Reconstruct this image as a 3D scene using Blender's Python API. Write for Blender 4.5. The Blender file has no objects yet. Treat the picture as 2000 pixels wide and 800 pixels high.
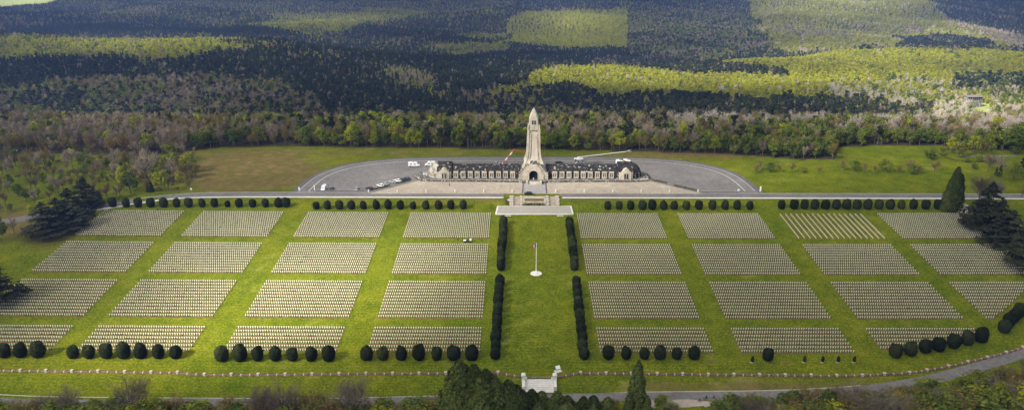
import bpy, bmesh, math, random
import numpy as np
from math import radians as R, sin, cos, pi, tan, atan, sqrt
from mathutils import Vector, Matrix

random.seed(7); rng = np.random.default_rng(7)
sc = bpy.context.scene
COL = sc.collection

# ------------------------------------------------------------------ camera
F = 1500.0; TH = R(19.5); CX, CY, CZ, YAW = -8.9, -399.9, 147.3, 0.008
fw = np.array([-sin(YAW)*cos(TH), cos(YAW)*cos(TH), -sin(TH)])
rt = np.array([cos(YAW), sin(YAW), 0.0]); upv = np.cross(rt, fw)
CAM = np.array([CX, CY, CZ])
cd = bpy.data.cameras.new('camera'); cam = bpy.data.objects.new('camera', cd); COL.objects.link(cam)
cam.matrix_world = Matrix(((rt[0], upv[0], -fw[0], CX), (rt[1], upv[1], -fw[1], CY), (rt[2], upv[2], -fw[2], CZ), (0, 0, 0, 1)))
cd.sensor_width = 36.0; cd.lens = 36.0*F/2000.0; cd.clip_start = 1.0; cd.clip_end = 20000.0
sc.camera = cam

def project(P):
    d = np.asarray(P, float) - CAM
    z = d @ fw
    z = np.where(z < 1, 1, z)
    return 1000+F*(d @ rt)/z, 400-F*(d @ upv)/z
def tan_down(py):
    return tan(TH-atan((400-py)/F))

# ------------------------------------------------------------------ terrain heights
PC = [5.9408, -1.5945, -0.6724, 0.0024, 0.3488, -0.1827, 0.1352, 0.0019]
def poly(X, Y):
    x = np.clip((X-23.2)/150, -2.0, 2.0); y = Y/100
    c = PC
    return c[0]*y+c[1]*y*y+c[2]*y**3+c[3]*x+c[4]*x*x+c[5]*x*y+c[6]*x*x*y+c[7]*x**3
def sst(a, b, t):
    t = np.clip((t-a)/(b-a), 0, 1); return t*t*(3-2*t)
ZP = 2.2
def z_near(X, Y):
    yc = np.clip(Y, -150, 3)
    z = poly(X, yc)
    k = sst(3, 20, Y)
    ax_ = np.abs(X)
    notch = np.maximum(sst(24.6, 23.4, ax_)*sst(15.5, 13.5, Y), sst(15.8, 14.8, ax_)*sst(24.2, 22.8, Y)) if np.ndim(X) else max(float(sst(24.6, 23.4, ax_)*sst(15.5, 13.5, Y)), float(sst(15.8, 14.8, ax_)*sst(24.2, 22.8, Y)))
    k = k*(1-notch)
    z = z*(1-k)+ZP*k
    z = z - 1.6*sst(-150, -158, -(-Y))*0
    z = z - 1.2*np.clip((-150-Y)/8, 0, 1) - np.clip(-168-Y, 0, 400)*0.22
    return z
# far relief: per image column, (forward distance, image row of the canopy)
TAB = {
 -400: [(1000,205),(1200,150),(1450,105),(1600,85),('d',1700,-125),(2100,62),(2700,30),(3300,5)],
 0:   [(980,205),(1150,158),(1300,120),(1520,76),(1590,72),('d',1720,-130),(2080,62),(2250,50),(2700,25),(3300,0)],
 250: [(960,205),(1080,168),(1260,116),(1560,62),('d',1700,-130),(2080,58),(2300,48),(2700,25),(3300,-2)],
 500: [(950,205),(1130,150),(1350,96),(1520,72),('d',1660,-125),(2050,66),(2300,52),(2700,28),(3300,-2)],
 750: [(930,205),(1060,166),(1200,130),(1380,94),(1420,90),('d',1560,-128),(1900,80),(2200,58),(2700,28),(3300,-2)],
 900: [(900,212),(1000,188),(1200,145),(1500,108),(1700,95),(2100,66),(2700,30),(3300,0)],
 1000:[(940,205),(1050,178),(1200,148),(1500,108),(1700,92),(2100,60),(2450,24),(3000,2),(3400,-20)],
 1200:[(920,205),(1020,170),(1230,127),(1300,124),('d',1430,-105),(1600,104),(1750,92),(2300,26),(2600,12),(3300,-20)],
 1400:[(920,205),(1000,180),(1200,145),(1350,112),(1420,110),('d',1530,-110),(1650,105),(1850,82),(2300,40),(2700,10),(3300,-20)],
 1600:[(940,205),(1040,175),(1200,144),(1330,112),(1450,96),('d',1600,-108),(1750,88),(2200,42),(2900,-8),(3500,-30)],
 1800:[(890,208),(1000,180),(1150,145),(1300,112),(1440,95),('d',1600,-75),(1750,87),(2100,50),(2900,-8),(3500,-30)],
 2000:[(850,205),(960,178),(1060,150),(1250,115),(1400,95),(1500,90),('d',1620,-75),(1900,72),(2300,40),(2900,2),(3400,-15)],
 2400:[(850,200),(1060,150),(1400,95),('d',1620,-75),(1900,72),(2300,40),(2900,2)],
}
TREEH = 8.5
VG = np.arange(560, 5200, 20.0)
cols = sorted(TAB)
UC = np.array([(c-1000)/1515.0 for c in cols])
ZG = []
for c in cols:
    vs, zs = [560, 612], [ZP, ZP-1]
    first = TAB[c][0]
    zf = CZ - first[0]*tan_down(first[1]) - TREEH
    vs.append(740); zs.append(min(zf, -42)*0.75)
    for e in TAB[c]:
        if e[0] == 'd': vs.append(e[1]); zs.append(e[2]-22)
        else: vs.append(e[0]); zs.append(CZ - e[0]*tan_down(e[1]) - TREEH)
    vs.append(4200); zs.append(-150); vs.append(5200); zs.append(-155)
    z = np.interp(VG, vs, zs)
    ker = np.exp(-0.5*(np.arange(-4, 5)/1.6)**2); ker /= ker.sum()
    zp_ = np.concatenate([np.full(4, z[0]), z, np.full(4, z[-1])])
    ZG.append(np.convolve(zp_, ker, 'valid'))
ZG = np.array(ZG)
UF = np.linspace(UC[0], UC[-1], 140)
ZF = np.array([np.interp(UF, UC, ZG[:, j]) for j in range(len(VG))])      # (v,u)
k2 = np.exp(-0.5*(np.arange(-6, 7)/2.6)**2); k2 /= k2.sum()
ZF = np.array([np.convolve(np.concatenate([np.full(6, r[0]), r, np.full(6, r[-1])]), k2, 'valid') for r in ZF])
def bumps(X, Y):
    return (np.sin(X/83+1.3)*np.sin(Y/97+0.4)+0.6*np.sin(X/41+Y/57)+0.5*np.sin(X/29-Y/37+2))
def ZT(X, Y):
    X = np.asarray(X, float); Y = np.asarray(Y, float)
    v = np.clip(Y-CY, 1, 5199); u = (X-CX)/v + YAW
    uu = np.clip((u-UF[0])/(UF[1]-UF[0]), 0, len(UF)-1.001); vv = np.clip((v-VG[0])/20.0, 0, len(VG)-1.001)
    iu = uu.astype(int); iv = vv.astype(int); a = uu-iu; b = vv-iv
    zf = (ZF[iv, iu]*(1-a)+ZF[iv, iu+1]*a)*(1-b)+(ZF[iv+1, iu]*(1-a)+ZF[iv+1, iu+1]*a)*b
    zf = zf + (bumps(X, Y)*2.2+np.sin(X/95-Y/160+1)*7)*sst(700, 1000, v)*sst(2300, 1800, v)+bumps(X, Y)*1.5*sst(1800, 2300, v)+(np.sin(X/150+Y/400+.5)*np.sin(Y/120+X/500)*12+np.sin(X/75-Y/210)*5)*sst(1700, 2200, v)
    k = sst(565, 620, v)
    return z_near(X, Y)*(1-k)+zf*k
def zt(x, y): return float(ZT(x, y))
def gp(px, py, h=0.0):
    d = fw*F + rt*(px-1000) + upv*(400-py)
    d = d/np.linalg.norm(d)
    t = 100.0; 
    z = 0.0
    for _ in range(25):
        t = (z+h-CZ)/d[2] if d[2] < -1e-4 else 3000
        p = CAM+d*t
        z = 0.5*z+0.5*zt(p[0], p[1])
    return float(p[0]), float(p[1])
def height_for(x, y, z, py):
    """height of a vertical thing at x,y,z whose top is seen at image row py"""
    v = (np.array([x, y, 0])-np.array([CX, CY, 0])) @ np.array([-sin(YAW), cos(YAW), 0])
    return CZ - v*tan_down(py) - z
def zoff(v): return v

# ------------------------------------------------------------------ materials
def newmat(name):
    m = bpy.data.materials.new(name); m.use_nodes = True
    nt = m.node_tree; nt.nodes.clear()
    out = nt.nodes.new('ShaderNodeOutputMaterial')
    return m, nt, out
def N(nt, t, **k):
    n = nt.nodes.new(t)
    for a, b in k.items():
        if a.startswith('i_'): n.inputs[a[2:].replace('_', ' ')].default_value = b
        else: setattr(n, a, b)
    return n
def L(nt, a, b): nt.links.new(a, b)
def ramp(nt, fac, stops):
    r = nt.nodes.new('ShaderNodeValToRGB'); e = r.color_ramp.elements
    e[0].position = stops[0][0]; e[0].color = (*stops[0][1], 1)
    e[1].position = stops[-1][0]; e[1].color = (*stops[-1][1], 1)
    for p, c in stops[1:-1]:
        q = e.new(p); q.color = (*c, 1)
    L(nt, fac, r.inputs[0]); return r.outputs[0]
def noise(nt, scale, detail=4, rough=0.6, vec=None, dim='3D'):
    n = nt.nodes.new('ShaderNodeTexNoise'); n.inputs['Scale'].default_value = scale
    n.inputs['Detail'].default_value = detail; n.inputs['Roughness'].default_value = rough
    if vec is not None: L(nt, vec, n.inputs['Vector'])
    return n.outputs['Fac']
def pos(nt): return nt.nodes.new('ShaderNodeNewGeometry').outputs['Position']
def mixc(nt, fac, a, b, mode='MIX'):
    m = nt.nodes.new('ShaderNodeMix'); m.data_type = 'RGBA'; m.blend_type = mode
    for i, v in ((0, fac), (6, a), (7, b)):
        if isinstance(v, (tuple, list)): m.inputs[i].default_value = (*v, 1) if len(v) == 3 else v
        elif isinstance(v, (int, float)): m.inputs[i].default_value = v
        else: L(nt, v, m.inputs[i])
    return m.outputs[2]
def math_(nt, op, a, b=0.0, clamp=False):
    m = nt.nodes.new('ShaderNodeMath'); m.operation = op; m.use_clamp = clamp
    for i, v in ((0, a), (1, b)):
        if isinstance(v, (int, float)): m.inputs[i].default_value = v
        else: L(nt, v, m.inputs[i])
    return m.outputs[0]
def surf(name, stops, scale=2.0, rough=0.85, scale2=None, amt2=0.25, metallic=0.0, bump=0.0):
    m, nt, out = newmat(name)
    p = pos(nt); c = ramp(nt, noise(nt, scale, 5, 0.65, p), stops)
    if scale2:
        f = noise(nt, scale2, 3, 0.5, p)
        g = ramp(nt, f, [(0.3, (1-amt2,)*3), (0.7, (1+amt2,)*3)])
        c = mixc(nt, 1.0, c, g, 'MULTIPLY')
    b = N(nt, 'ShaderNodeBsdfPrincipled', i_Roughness=rough, i_Metallic=metallic)
    b.inputs['Specular IOR Level'].default_value = .12 if rough > .7 else .5
    L(nt, c, b.inputs['Base Color'])
    if bump:
        bn = nt.nodes.new('ShaderNodeBump'); bn.inputs['Strength'].default_value = bump
        L(nt, noise(nt, scale*3, 4, 0.6, p), bn.inputs['Height']); L(nt, bn.outputs[0], b.inputs['Normal'])
    L(nt, b.outputs[0], out.inputs[0]); return m
def plain(name, col, rough=0.6, metallic=0.0, var=0.12):
    d = tuple(max(0, c*(1-var)) for c in col); e = tuple(min(1, c*(1+var)) for c in col)
    return surf(name, [(0.3, d), (0.7, e)], 1.5, rough, metallic=metallic)
def leafmat(name, cols, trans=0.25, patch=40.0, tmul=(1.0, 1.15, 0.5), mott=0.9, lo=.62, hi=1.4):
    """foliage: colour picked per plant, with clump mottling"""
    m, nt, out = newmat(name)
    oi = nt.nodes.new('ShaderNodeObjectInfo'); p = pos(nt)
    n = len(cols)
    stops = [(i/(n-1) if n > 1 else 0, c) for i, c in enumerate(cols)]
    f = math_(nt, 'ADD', math_(nt, 'MULTIPLY', oi.outputs['Random'], 0.65), math_(nt, 'MULTIPLY', noise(nt, 1/patch, 3, 0.6, p), 0.7))
    f = math_(nt, 'SUBTRACT', f, 0.17, True)
    c = ramp(nt, f, stops)
    g = ramp(nt, noise(nt, mott, 3, 0.6, p), [(0.3, (lo,)*3), (0.72, (hi,)*3)])
    c = mixc(nt, 1.0, c, g, 'MULTIPLY')
    d = nt.nodes.new('ShaderNodeBsdfDiffuse'); t = nt.nodes.new('ShaderNodeBsdfTranslucent')
    L(nt, c, d.inputs[0]); L(nt, mixc(nt, 1.0, c, tmul, 'MULTIPLY'), t.inputs[0])
    ms = nt.nodes.new('ShaderNodeMixShader'); ms.inputs[0].default_value = trans
    L(nt, d.outputs[0], ms.inputs[1]); L(nt, t.outputs[0], ms.inputs[2]); L(nt, ms.outputs[0], out.inputs[0])
    return m

M = {}
M['asphalt'] = surf('asphalt', [(0.3, (0.135, 0.125, 0.118)), (0.7, (0.185, 0.172, 0.160))], 0.09, 0.9, 0.7, 0.2)
M['asphalt_dark'] = surf('dark asphalt', [(0.3, (0.10, 0.09, 0.10)), (0.7, (0.13, 0.12, 0.13))], 0.3, 0.9, 2.0, 0.15)
M['gravel'] = surf('pale gravel', [(0.3, (0.30, 0.255, 0.20)), (0.7, (0.39, 0.335, 0.265))], 0.12, 0.95, 0.5, 0.16)
M['plaza'] = surf('pale paving', [(0.3, (0.30, 0.275, 0.235)), (0.7, (0.38, 0.35, 0.30))], 0.6, 0.85, 3, 0.12)
M['paving'] = surf('grey paving', [(0.3, (0.24, 0.23, 0.22)), (0.7, (0.33, 0.31, 0.29))], 0.6, 0.85, 3, 0.12)
M['kerb'] = surf('white kerb stone', [(0.3, (0.55, 0.53, 0.49)), (0.7, (0.72, 0.69, 0.64))], 0.5, 0.8)
M['line'] = plain('road paint', (0.6, 0.6, 0.58))
M['stone'] = surf('pale limestone', [(0.3, (0.30, 0.265, 0.205)), (0.55, (0.45, 0.40, 0.32)), (0.75, (0.54, 0.485, 0.39))], 0.25, 0.85, 1.8, 0.12, bump=0.2)
M['stone_worn'] = surf('weathered limestone', [(0.38, (0.16, 0.145, 0.12)), (0.5, (0.36, 0.33, 0.28)), (0.7, (0.52, 0.47, 0.39))], 0.35, 0.9, 2, 0.15, bump=0.2)
M['slate'] = surf('dark stained stone roof', [(0.40, (0.018, 0.018, 0.019)), (0.58, (0.036, 0.034, 0.032)), (0.605, (0.06, 0.057, 0.053)), (0.64, (0.48, 0.46, 0.42))], 0.6, 0.9, 0.12, 0.25)
M['lichen'] = surf('mottled dark wall', [(0.45, (0.05, 0.05, 0.045)), (0.55, (0.12, 0.115, 0.10)), (0.62, (0.5, 0.48, 0.44))], 0.9, 0.9)
M['dark'] = plain('dark opening', (0.012, 0.012, 0.014), 0.95)
M['glass'] = plain('tinted glass', (0.02, 0.025, 0.03), 0.1)
M['pane'] = plain('stained window', (0.10, 0.085, 0.07), 0.8)
M['white'] = plain('white paint', (0.78, 0.78, 0.76), 0.4, var=0.04)
M['cross'] = surf('white concrete', [(0.3, (0.58, 0.57, 0.50)), (0.7, (0.74, 0.73, 0.66))], 0.8, 0.7)
M['stele'] = surf('pale grave stele', [(0.3, (0.40, 0.35, 0.29)), (0.7, (0.55, 0.49, 0.42))], 0.8, 0.8)
M['soil'] = surf('grave bed soil', [(0.35, (0.10, 0.064, 0.028)), (0.5, (0.155, 0.10, 0.04)), (0.62, (0.11, 0.12, 0.02))], 0.35, 0.95, 2.5, 0.25)
M['brick'] = surf('rusty brown stone', [(0.35, (0.09, 0.055, 0.042)), (0.5, (0.17, 0.095, 0.07)), (0.66, (0.24, 0.15, 0.11))], 1.2, 0.9, 4, 0.2)
M['red'] = plain('red paint', (0.42, 0.03, 0.025), 0.4)
M['blue'] = plain('blue paint', (0.02, 0.05, 0.2), 0.4)
M['black'] = plain('black paint', (0.018, 0.018, 0.02), 0.3)
M['silver'] = plain('silver paint', (0.45, 0.46, 0.47), 0.35, 0.3)
M['navy'] = plain('dark blue paint', (0.03, 0.045, 0.08), 0.3)
M['grey'] = plain('grey metal', (0.28, 0.28, 0.28), 0.5)
M['tyre'] = plain('tyre rubber', (0.02, 0.02, 0.02), 0.9)
M['skin'] = plain('skin', (0.5, 0.32, 0.24), 0.6)
M['cloth_dark'] = plain('dark cloth', (0.03, 0.03, 0.04), 0.9)
M['cloth_red'] = plain('red cloth', (0.45, 0.03, 0.03), 0.9)
M['cloth_blue'] = plain('denim cloth', (0.05, 0.08, 0.16), 0.9)
M['bark'] = surf('bark', [(0.3, (0.07, 0.055, 0.045)), (0.7, (0.16, 0.14, 0.12))], 0.8, 0.95)
M['bark_pale'] = surf('pale bark', [(0.3, (0.3, 0.28, 0.25)), (0.7, (0.5, 0.48, 0.44))], 0.8, 0.95)
M['scrub_twig'] = leafmat('brown scrub twigs', [(0.10, 0.08, 0.055), (0.16, 0.13, 0.09), (0.22, 0.185, 0.13)], 0.15, 20, (1, 1, 1))
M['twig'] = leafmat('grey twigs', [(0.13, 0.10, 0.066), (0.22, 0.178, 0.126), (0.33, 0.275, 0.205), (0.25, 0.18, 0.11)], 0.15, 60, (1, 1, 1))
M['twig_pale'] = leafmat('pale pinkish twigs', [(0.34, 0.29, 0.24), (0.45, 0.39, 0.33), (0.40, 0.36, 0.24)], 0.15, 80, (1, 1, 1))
M['rust'] = leafmat('budding russet leaves', [(0.17, 0.11, 0.04), (0.22, 0.165, 0.055), (0.17, 0.16, 0.045)], 0.25, 30)
M['green'] = leafmat('mid green leaves', [(0.055, 0.08, 0.018), (0.10, 0.135, 0.025), (0.16, 0.19, 0.03), (0.13, 0.125, 0.035)], 0.3, 30)
M['fresh'] = leafmat('fresh yellow-green leaves', [(0.17, 0.20, 0.018), (0.26, 0.28, 0.022), (0.33, 0.33, 0.03)], 0.35, 30)
M['young'] = leafmat('young beech leaves', [(0.22, 0.195, 0.07), (0.26, 0.26, 0.03), (0.33, 0.335, 0.025), (0.38, 0.385, 0.035)], 0.3, 160, lo=.75, hi=1.2)
M['conifer'] = leafmat('dark needles', [(0.010, 0.018, 0.010), (0.022, 0.034, 0.017), (0.045, 0.058, 0.026)], 0.05, 60)
M['pine'] = leafmat('pine needles', [(0.014, 0.022, 0.011), (0.030, 0.040, 0.018), (0.058, 0.062, 0.03)], 0.05, 60)
M['cedar'] = leafmat('cedar needles', [(0.016, 0.020, 0.012), (0.03, 0.036, 0.02), (0.065, 0.068, 0.042)], 0.05, 5, mott=1.2, lo=.4, hi=1.9)
M['thuja'] = leafmat('thuja sprays', [(0.022, 0.032, 0.008), (0.045, 0.06, 0.014), (0.085, 0.098, 0.026)], 0.1, 9, mott=1.6, lo=.3, hi=2.1)
M['yew'] = leafmat('clipped yew', [(0.006, 0.008, 0.004), (0.013, 0.017, 0.007), (0.03, 0.036, 0.012)], 0.0, 3, mott=2.2, lo=.4, hi=2.2)
M['rose'] = leafmat('rose leaves', [(0.018, 0.03, 0.014), (0.035, 0.05, 0.02), (0.06, 0.05, 0.02)], 0.2, 8)
M['hedge'] = leafmat('low hedge leaves', [(0.05, 0.05, 0.015), (0.10, 0.10, 0.03), (0.13, 0.09, 0.03)], 0.2, 4)

# ------------------------------------------------------------------ helpers
def tag(o, label=None, cat=None, group=None, kind=None):
    if label: o['label'] = label
    if cat: o['category'] = cat
    if group: o['group'] = group
    if kind: o['kind'] = kind
    return o
def mesh_obj(name, verts, faces, mats, parent=None, idx=None, smooth=False, link=True, mesh_only=False):
    me = bpy.data.meshes.new(name)
    verts = np.asarray(verts, float)
    if isinstance(faces, np.ndarray):
        n, k = faces.shape
        me.vertices.add(len(verts)); me.vertices.foreach_set('co', verts.ravel())
        me.loops.add(n*k); me.loops.foreach_set('vertex_index', faces.ravel().astype(np.int32))
        me.polygons.add(n); me.polygons.foreach_set('loop_start', np.arange(0, n*k, k, dtype=np.int32))
        me.update(calc_edges=True)
    else:
        me.from_pydata([tuple(v) for v in verts], [], faces); me.update()
    for m in (mats if isinstance(mats, (list, tuple)) else [mats]): me.materials.append(m)
    if idx is not None: me.polygons.foreach_set('material_index', np.asarray(idx, np.int32))
    if smooth: me.polygons.foreach_set('use_smooth', np.ones(len(me.polygons), bool))
    if mesh_only: return me
    o = bpy.data.objects.new(name, me)
    if link: COL.objects.link(o)
    if parent is not None: o.parent = parent
    return o
def empty(name, loc, rz=0.0, s=1.0):
    o = bpy.data.objects.new(name, None); COL.objects.link(o); o.location = loc; o.rotation_euler = (0, 0, rz)
    o.scale = (s, s, s) if isinstance(s, (int, float)) else s
    o.empty_display_size = 0.5
    return o
def kids(o): return KIDS.get(o.name, [])
KIDS = {}
def put(o, parent):
    o.parent = parent; KIDS.setdefault(parent.name, []).append(o); return o
def copy_tree(o, parent=None):
    c = o.copy(); COL.objects.link(c)
    if parent is not None: c.parent = parent; KIDS.setdefault(parent.name, []).append(c)
    for ch in list(KIDS.get(o.name, [])): copy_tree(ch, c)
    return c
class MB:
    """collects boxes, prisms, tubes and lathes for one mesh"""
    def __init__(s): s.v = []; s.f = []
    def add(s, vs, fs):
        n = len(s.v); s.v += [tuple(map(float, v)) for v in vs]; s.f += [tuple(i+n for i in f) for f in fs]; return s
    def box(s, x0, x1, y0, y1, z0, z1):
        return s.add([(x0,y0,z0),(x1,y0,z0),(x1,y1,z0),(x0,y1,z0),(x0,y0,z1),(x1,y0,z1),(x1,y1,z1),(x0,y1,z1)],
                     [(3,2,1,0),(4,5,6,7),(0,1,5,4),(1,2,6,5),(2,3,7,6),(3,0,4,7)])
    def prism(s, pts, axis, a, b):
        """pts 2D outline; axis 'y': pts are (x,z); 'x': pts are (y,z); 'z': (x,y)"""
        n = len(pts)
        def P(p, t): return (p[0], t, p[1]) if axis == 'y' else ((t, p[0], p[1]) if axis == 'x' else (p[0], p[1], t))
        vs = [P(p, a) for p in pts]+[P(p, b) for p in pts]
        fs = [tuple(range(n)), tuple(range(2*n-1, n-1, -1))]+[(i, (i+1) % n+0, (i+1) % n+n, i+n) for i in range(n)]
        return s.add(vs, fs)
    def tube(s, p, q, r0, r1, n=8):
        p = Vector(p); q = Vector(q); d = (q-p).normalized()
        a = d.orthogonal().normalized(); b = d.cross(a)
        vs = [p+(a*cos(2*pi*i/n)+b*sin(2*pi*i/n))*r0 for i in range(n)]+[q+(a*cos(2*pi*i/n)+b*sin(2*pi*i/n))*r1 for i in range(n)]
        return s.add(vs, [(i, (i+1) % n, (i+1) % n+n, i+n) for i in range(n)]+[tuple(range(n-1, -1, -1)), tuple(range(n, 2*n))])
    def loft(s, rings, cap=True):
        n = len(rings[0]); vs = [v for r in rings for v in r]; fs = []
        for k in range(len(rings)-1):
            for i in range(n): fs.append((k*n+i, k*n+(i+1) % n, (k+1)*n+(i+1) % n, (k+1)*n+i))
        if cap: fs += [tuple(range(n-1, -1, -1)), tuple((len(rings)-1)*n+i for i in range(n))]
        return s.add(vs, fs)
    def build(s, name, mat, parent=None, smooth=False, link=True, bevel=0):
        me = bpy.data.meshes.new(name); me.from_pydata(s.v, [], s.f)
        bm = bmesh.new(); bm.from_mesh(me); bmesh.ops.recalc_face_normals(bm, faces=bm.faces)
        if bevel: bmesh.ops.bevel(bm, geom=[e for e in bm.edges], offset=bevel, segments=1, affect='EDGES')
        bm.to_mesh(me); bm.free()
        me.materials.append(mat)
        if smooth: me.polygons.foreach_set('use_smooth', np.ones(len(me.polygons), bool))
        o = bpy.data.objects.new(name, me)
        if link: COL.objects.link(o)
        if parent is not None: put(o, parent)
        return o
def ordinal(n):
    W = ['first','second','third','fourth','fifth','sixth','seventh','eighth','ninth','tenth','eleventh','twelfth','thirteenth','fourteenth','fifteenth','sixteenth','seventeenth','eighteenth','nineteenth']
    T = {20:'twenti',30:'thirti',40:'forti'}; T2 = {20:'twenty',30:'thirty',40:'forty'}
    if n <= 19: return W[n-1]
    t = n//10*10
    return T[t]+'eth' if n == t else T2[t]+'-'+W[n-t-1]

# ------------------------------------------------------------------ ground sheet
def lines(segs):
    a = []
    for s, e, st in segs: a += list(np.arange(s, e, st))
    return np.array(a+[segs[-1][1]], float)
gx = lines([(-6000,-2600,170),(-2600,-1300,50),(-1300,-420,22),(-420,-34,3.5),(-34,34,1.0),(34,420,3.5),(420,1300,22),(1300,2600,50),(2600,6000,170)])
gy = lines([(-480,-240,12),(-240,-3,3.0),(-3,28,1.0),(28,230,3.0),(230,1400,14),(1400,3200,28),(3200,5000,80),(5000,8000,300)])
GX, GY = np.meshgrid(gx, gy)
GZ = ZT(GX, GY)
nx, ny = len(gx), len(gy)
ii = np.arange(nx-1)[None, :]+np.arange(ny-1)[:, None]*nx
faces = np.stack([ii, ii+1, ii+nx+1, ii+nx], -1).reshape(-1, 4)
BND = [(-3000,300),(0,299),(120,301),(240,306),(350,300),(372,294),(430,289),(560,285),(620,287),(900,290),(1000,291),(1130,293),(1230,296),(1400,300),(1500,306),(1560,312),(1629,312),(1632,286),(1700,285),(1845,284),(1850,292),(2000,294),(5000,294)]
bx = np.array([b[0] for b in BND]); by = np.array([b[1] for b in BND])
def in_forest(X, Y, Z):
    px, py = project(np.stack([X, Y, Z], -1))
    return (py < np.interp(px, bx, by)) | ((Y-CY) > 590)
def pin(poly_, px, py):
    inside = np.zeros(px.shape, bool); n = len(poly_)
    for i in range(n):
        x1, y1 = poly_[i]; x2, y2 = poly_[(i+1) % n]
        if y1 == y2: continue
        c = ((y1 > py) != (y2 > py)) & (px < (x2-x1)*(py-y1)/(y2-y1)+x1)
        inside ^= c
    return inside
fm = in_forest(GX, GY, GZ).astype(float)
PXg, PYg = project(np.stack([GX, GY, GZ], -1))
clear = pin([(1902,196),(1935,196),(1945,225),(1915,232),(1898,215)], PXg, PYg) & (GY-CY < 1100)
fm[clear] = 0
dry = np.exp(-(((PXg-490)/120)**2+((PYg-335)/34)**2))*1.25*(GY > 20)*(GY < 150)
dry += 0.7*np.exp(-(((PXg-1380)/200)**2+((PYg-302)/7)**2))*(GY > 20)*(GY < 160)+.35*np.exp(-(((PXg-800)/300)**2+((PYg-298)/7)**2))*(GY > 20)*(GY < 160)
dry += .12*np.exp(-(((PXg-200)/220)**2+((PYg-345)/40)**2))*(GY > 20)*(GY < 160)
dry += 0.55*np.exp(-(((PXg-1500)/330)**2+((PYg-755)/14)**2))*(GY < -130)
dry += 0.45*np.exp(-(((PXg-1000)/400)**2+((PYg-390)/4)**2))*(GY > 5)*(GY < 22)
dry += 0.6*np.exp(-(((PXg-60)/120)**2+((PYg-440)/40)**2))*(GY < 30)
far_field = pin([(-400,-60),(200,-30),(90,6),(0,13),(-400,25)], PXg, PYg) & (GY > 1000)
fm[far_field] = 0
ground = mesh_obj('ground', np.stack([GX, GY, GZ], -1).reshape(-1, 3), faces, [], smooth=True)
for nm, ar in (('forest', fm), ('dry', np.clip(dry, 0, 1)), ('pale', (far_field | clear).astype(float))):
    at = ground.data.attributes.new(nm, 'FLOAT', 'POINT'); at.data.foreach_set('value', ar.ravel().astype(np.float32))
m, nt, out = newmat('grass and forest floor')
p = pos(nt)
fine = noise(nt, 1.3, 6, 0.75, p); midn = noise(nt, 0.11, 5, 0.65, p); big = noise(nt, 0.018, 4, 0.6, p)
g = ramp(nt, fine, [(0.30, (0.040, 0.058, 0.004)), (0.5, (0.096, 0.124, 0.007)), (0.70, (0.24, 0.25, 0.018))])
g = mixc(nt, 1.0, g, ramp(nt, midn, [(0.3, (0.66, 0.76, 0.7)), (0.7, (1.34, 1.2, 1.3))]), 'MULTIPLY')
g = mixc(nt, 1.0, g, ramp(nt, big, [(0.35, (0.85, 0.92, 0.9)), (0.65, (1.15, 1.06, 1.0))]), 'MULTIPLY')
# mowing lines
wv = nt.nodes.new('ShaderNodeTexWave'); wv.bands_direction = 'Y'; wv.inputs['Scale'].default_value = 0.16; wv.inputs['Distortion'].default_value = 1.2
L(nt, p, wv.inputs['Vector'])
g = mixc(nt, 1.0, g, ramp(nt, wv.outputs['Fac'], [(0.2, (0.95,)*3), (0.8, (1.05,)*3)]), 'MULTIPLY')
# pale thatch and bare patches
pt = ramp(nt, noise(nt, 0.055, 6, 0.72, p), [(0.60, (0,)*3), (0.70, (1,)*3)])
g = mixc(nt, math_(nt, 'MULTIPLY', pt, 0.6), g, (0.24, 0.225, 0.07))
th2 = ramp(nt, noise(nt, 0.35, 6, 0.8, p), [(0.55, (0,)*3), (0.68, (1,)*3)])
g = mixc(nt, math_(nt, 'MULTIPLY', th2, 0.45), g, (0.21, 0.215, 0.045))
ad = N(nt, 'ShaderNodeAttribute', attribute_name='dry'); af = N(nt, 'ShaderNodeAttribute', attribute_name='forest'); ap = N(nt, 'ShaderNodeAttribute', attribute_name='pale')
dm = ramp(nt, math_(nt, 'ADD', ad.outputs['Fac'], math_(nt, 'SUBTRACT', noise(nt, 0.07, 6, 0.75, p), 0.5)), [(0.12, (0,)*3), (0.5, (1,)*3)])
dcol = ramp(nt, noise(nt, 0.16, 6, 0.75, p), [(0.3, (0.08, 0.085, 0.02)), (0.5, (0.145, 0.10, 0.04)), (0.7, (0.22, 0.15, 0.075))])
g = mixc(nt, math_(nt, 'MULTIPLY', dm, 0.8), g, dcol)
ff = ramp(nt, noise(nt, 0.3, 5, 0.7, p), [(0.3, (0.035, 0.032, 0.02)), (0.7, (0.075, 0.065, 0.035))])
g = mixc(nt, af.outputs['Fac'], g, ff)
g = mixc(nt, ap.outputs['Fac'], g, (0.30, 0.33, 0.12))
b = N(nt, 'ShaderNodeBsdfPrincipled', i_Roughness=0.95); b.inputs['Specular IOR Level'].default_value = 0.0
bn = nt.nodes.new('ShaderNodeBump'); bn.inputs['Strength'].default_value = 0.5; bn.inputs['Distance'].default_value = 0.3
L(nt, fine, bn.inputs['Height']); L(nt, bn.outputs[0], b.inputs['Normal'])
L(nt, g, b.inputs['Base Color']); L(nt, b.outputs[0], out.inputs[0])
ground.data.materials.append(m); tag(ground, kind='structure')

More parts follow.
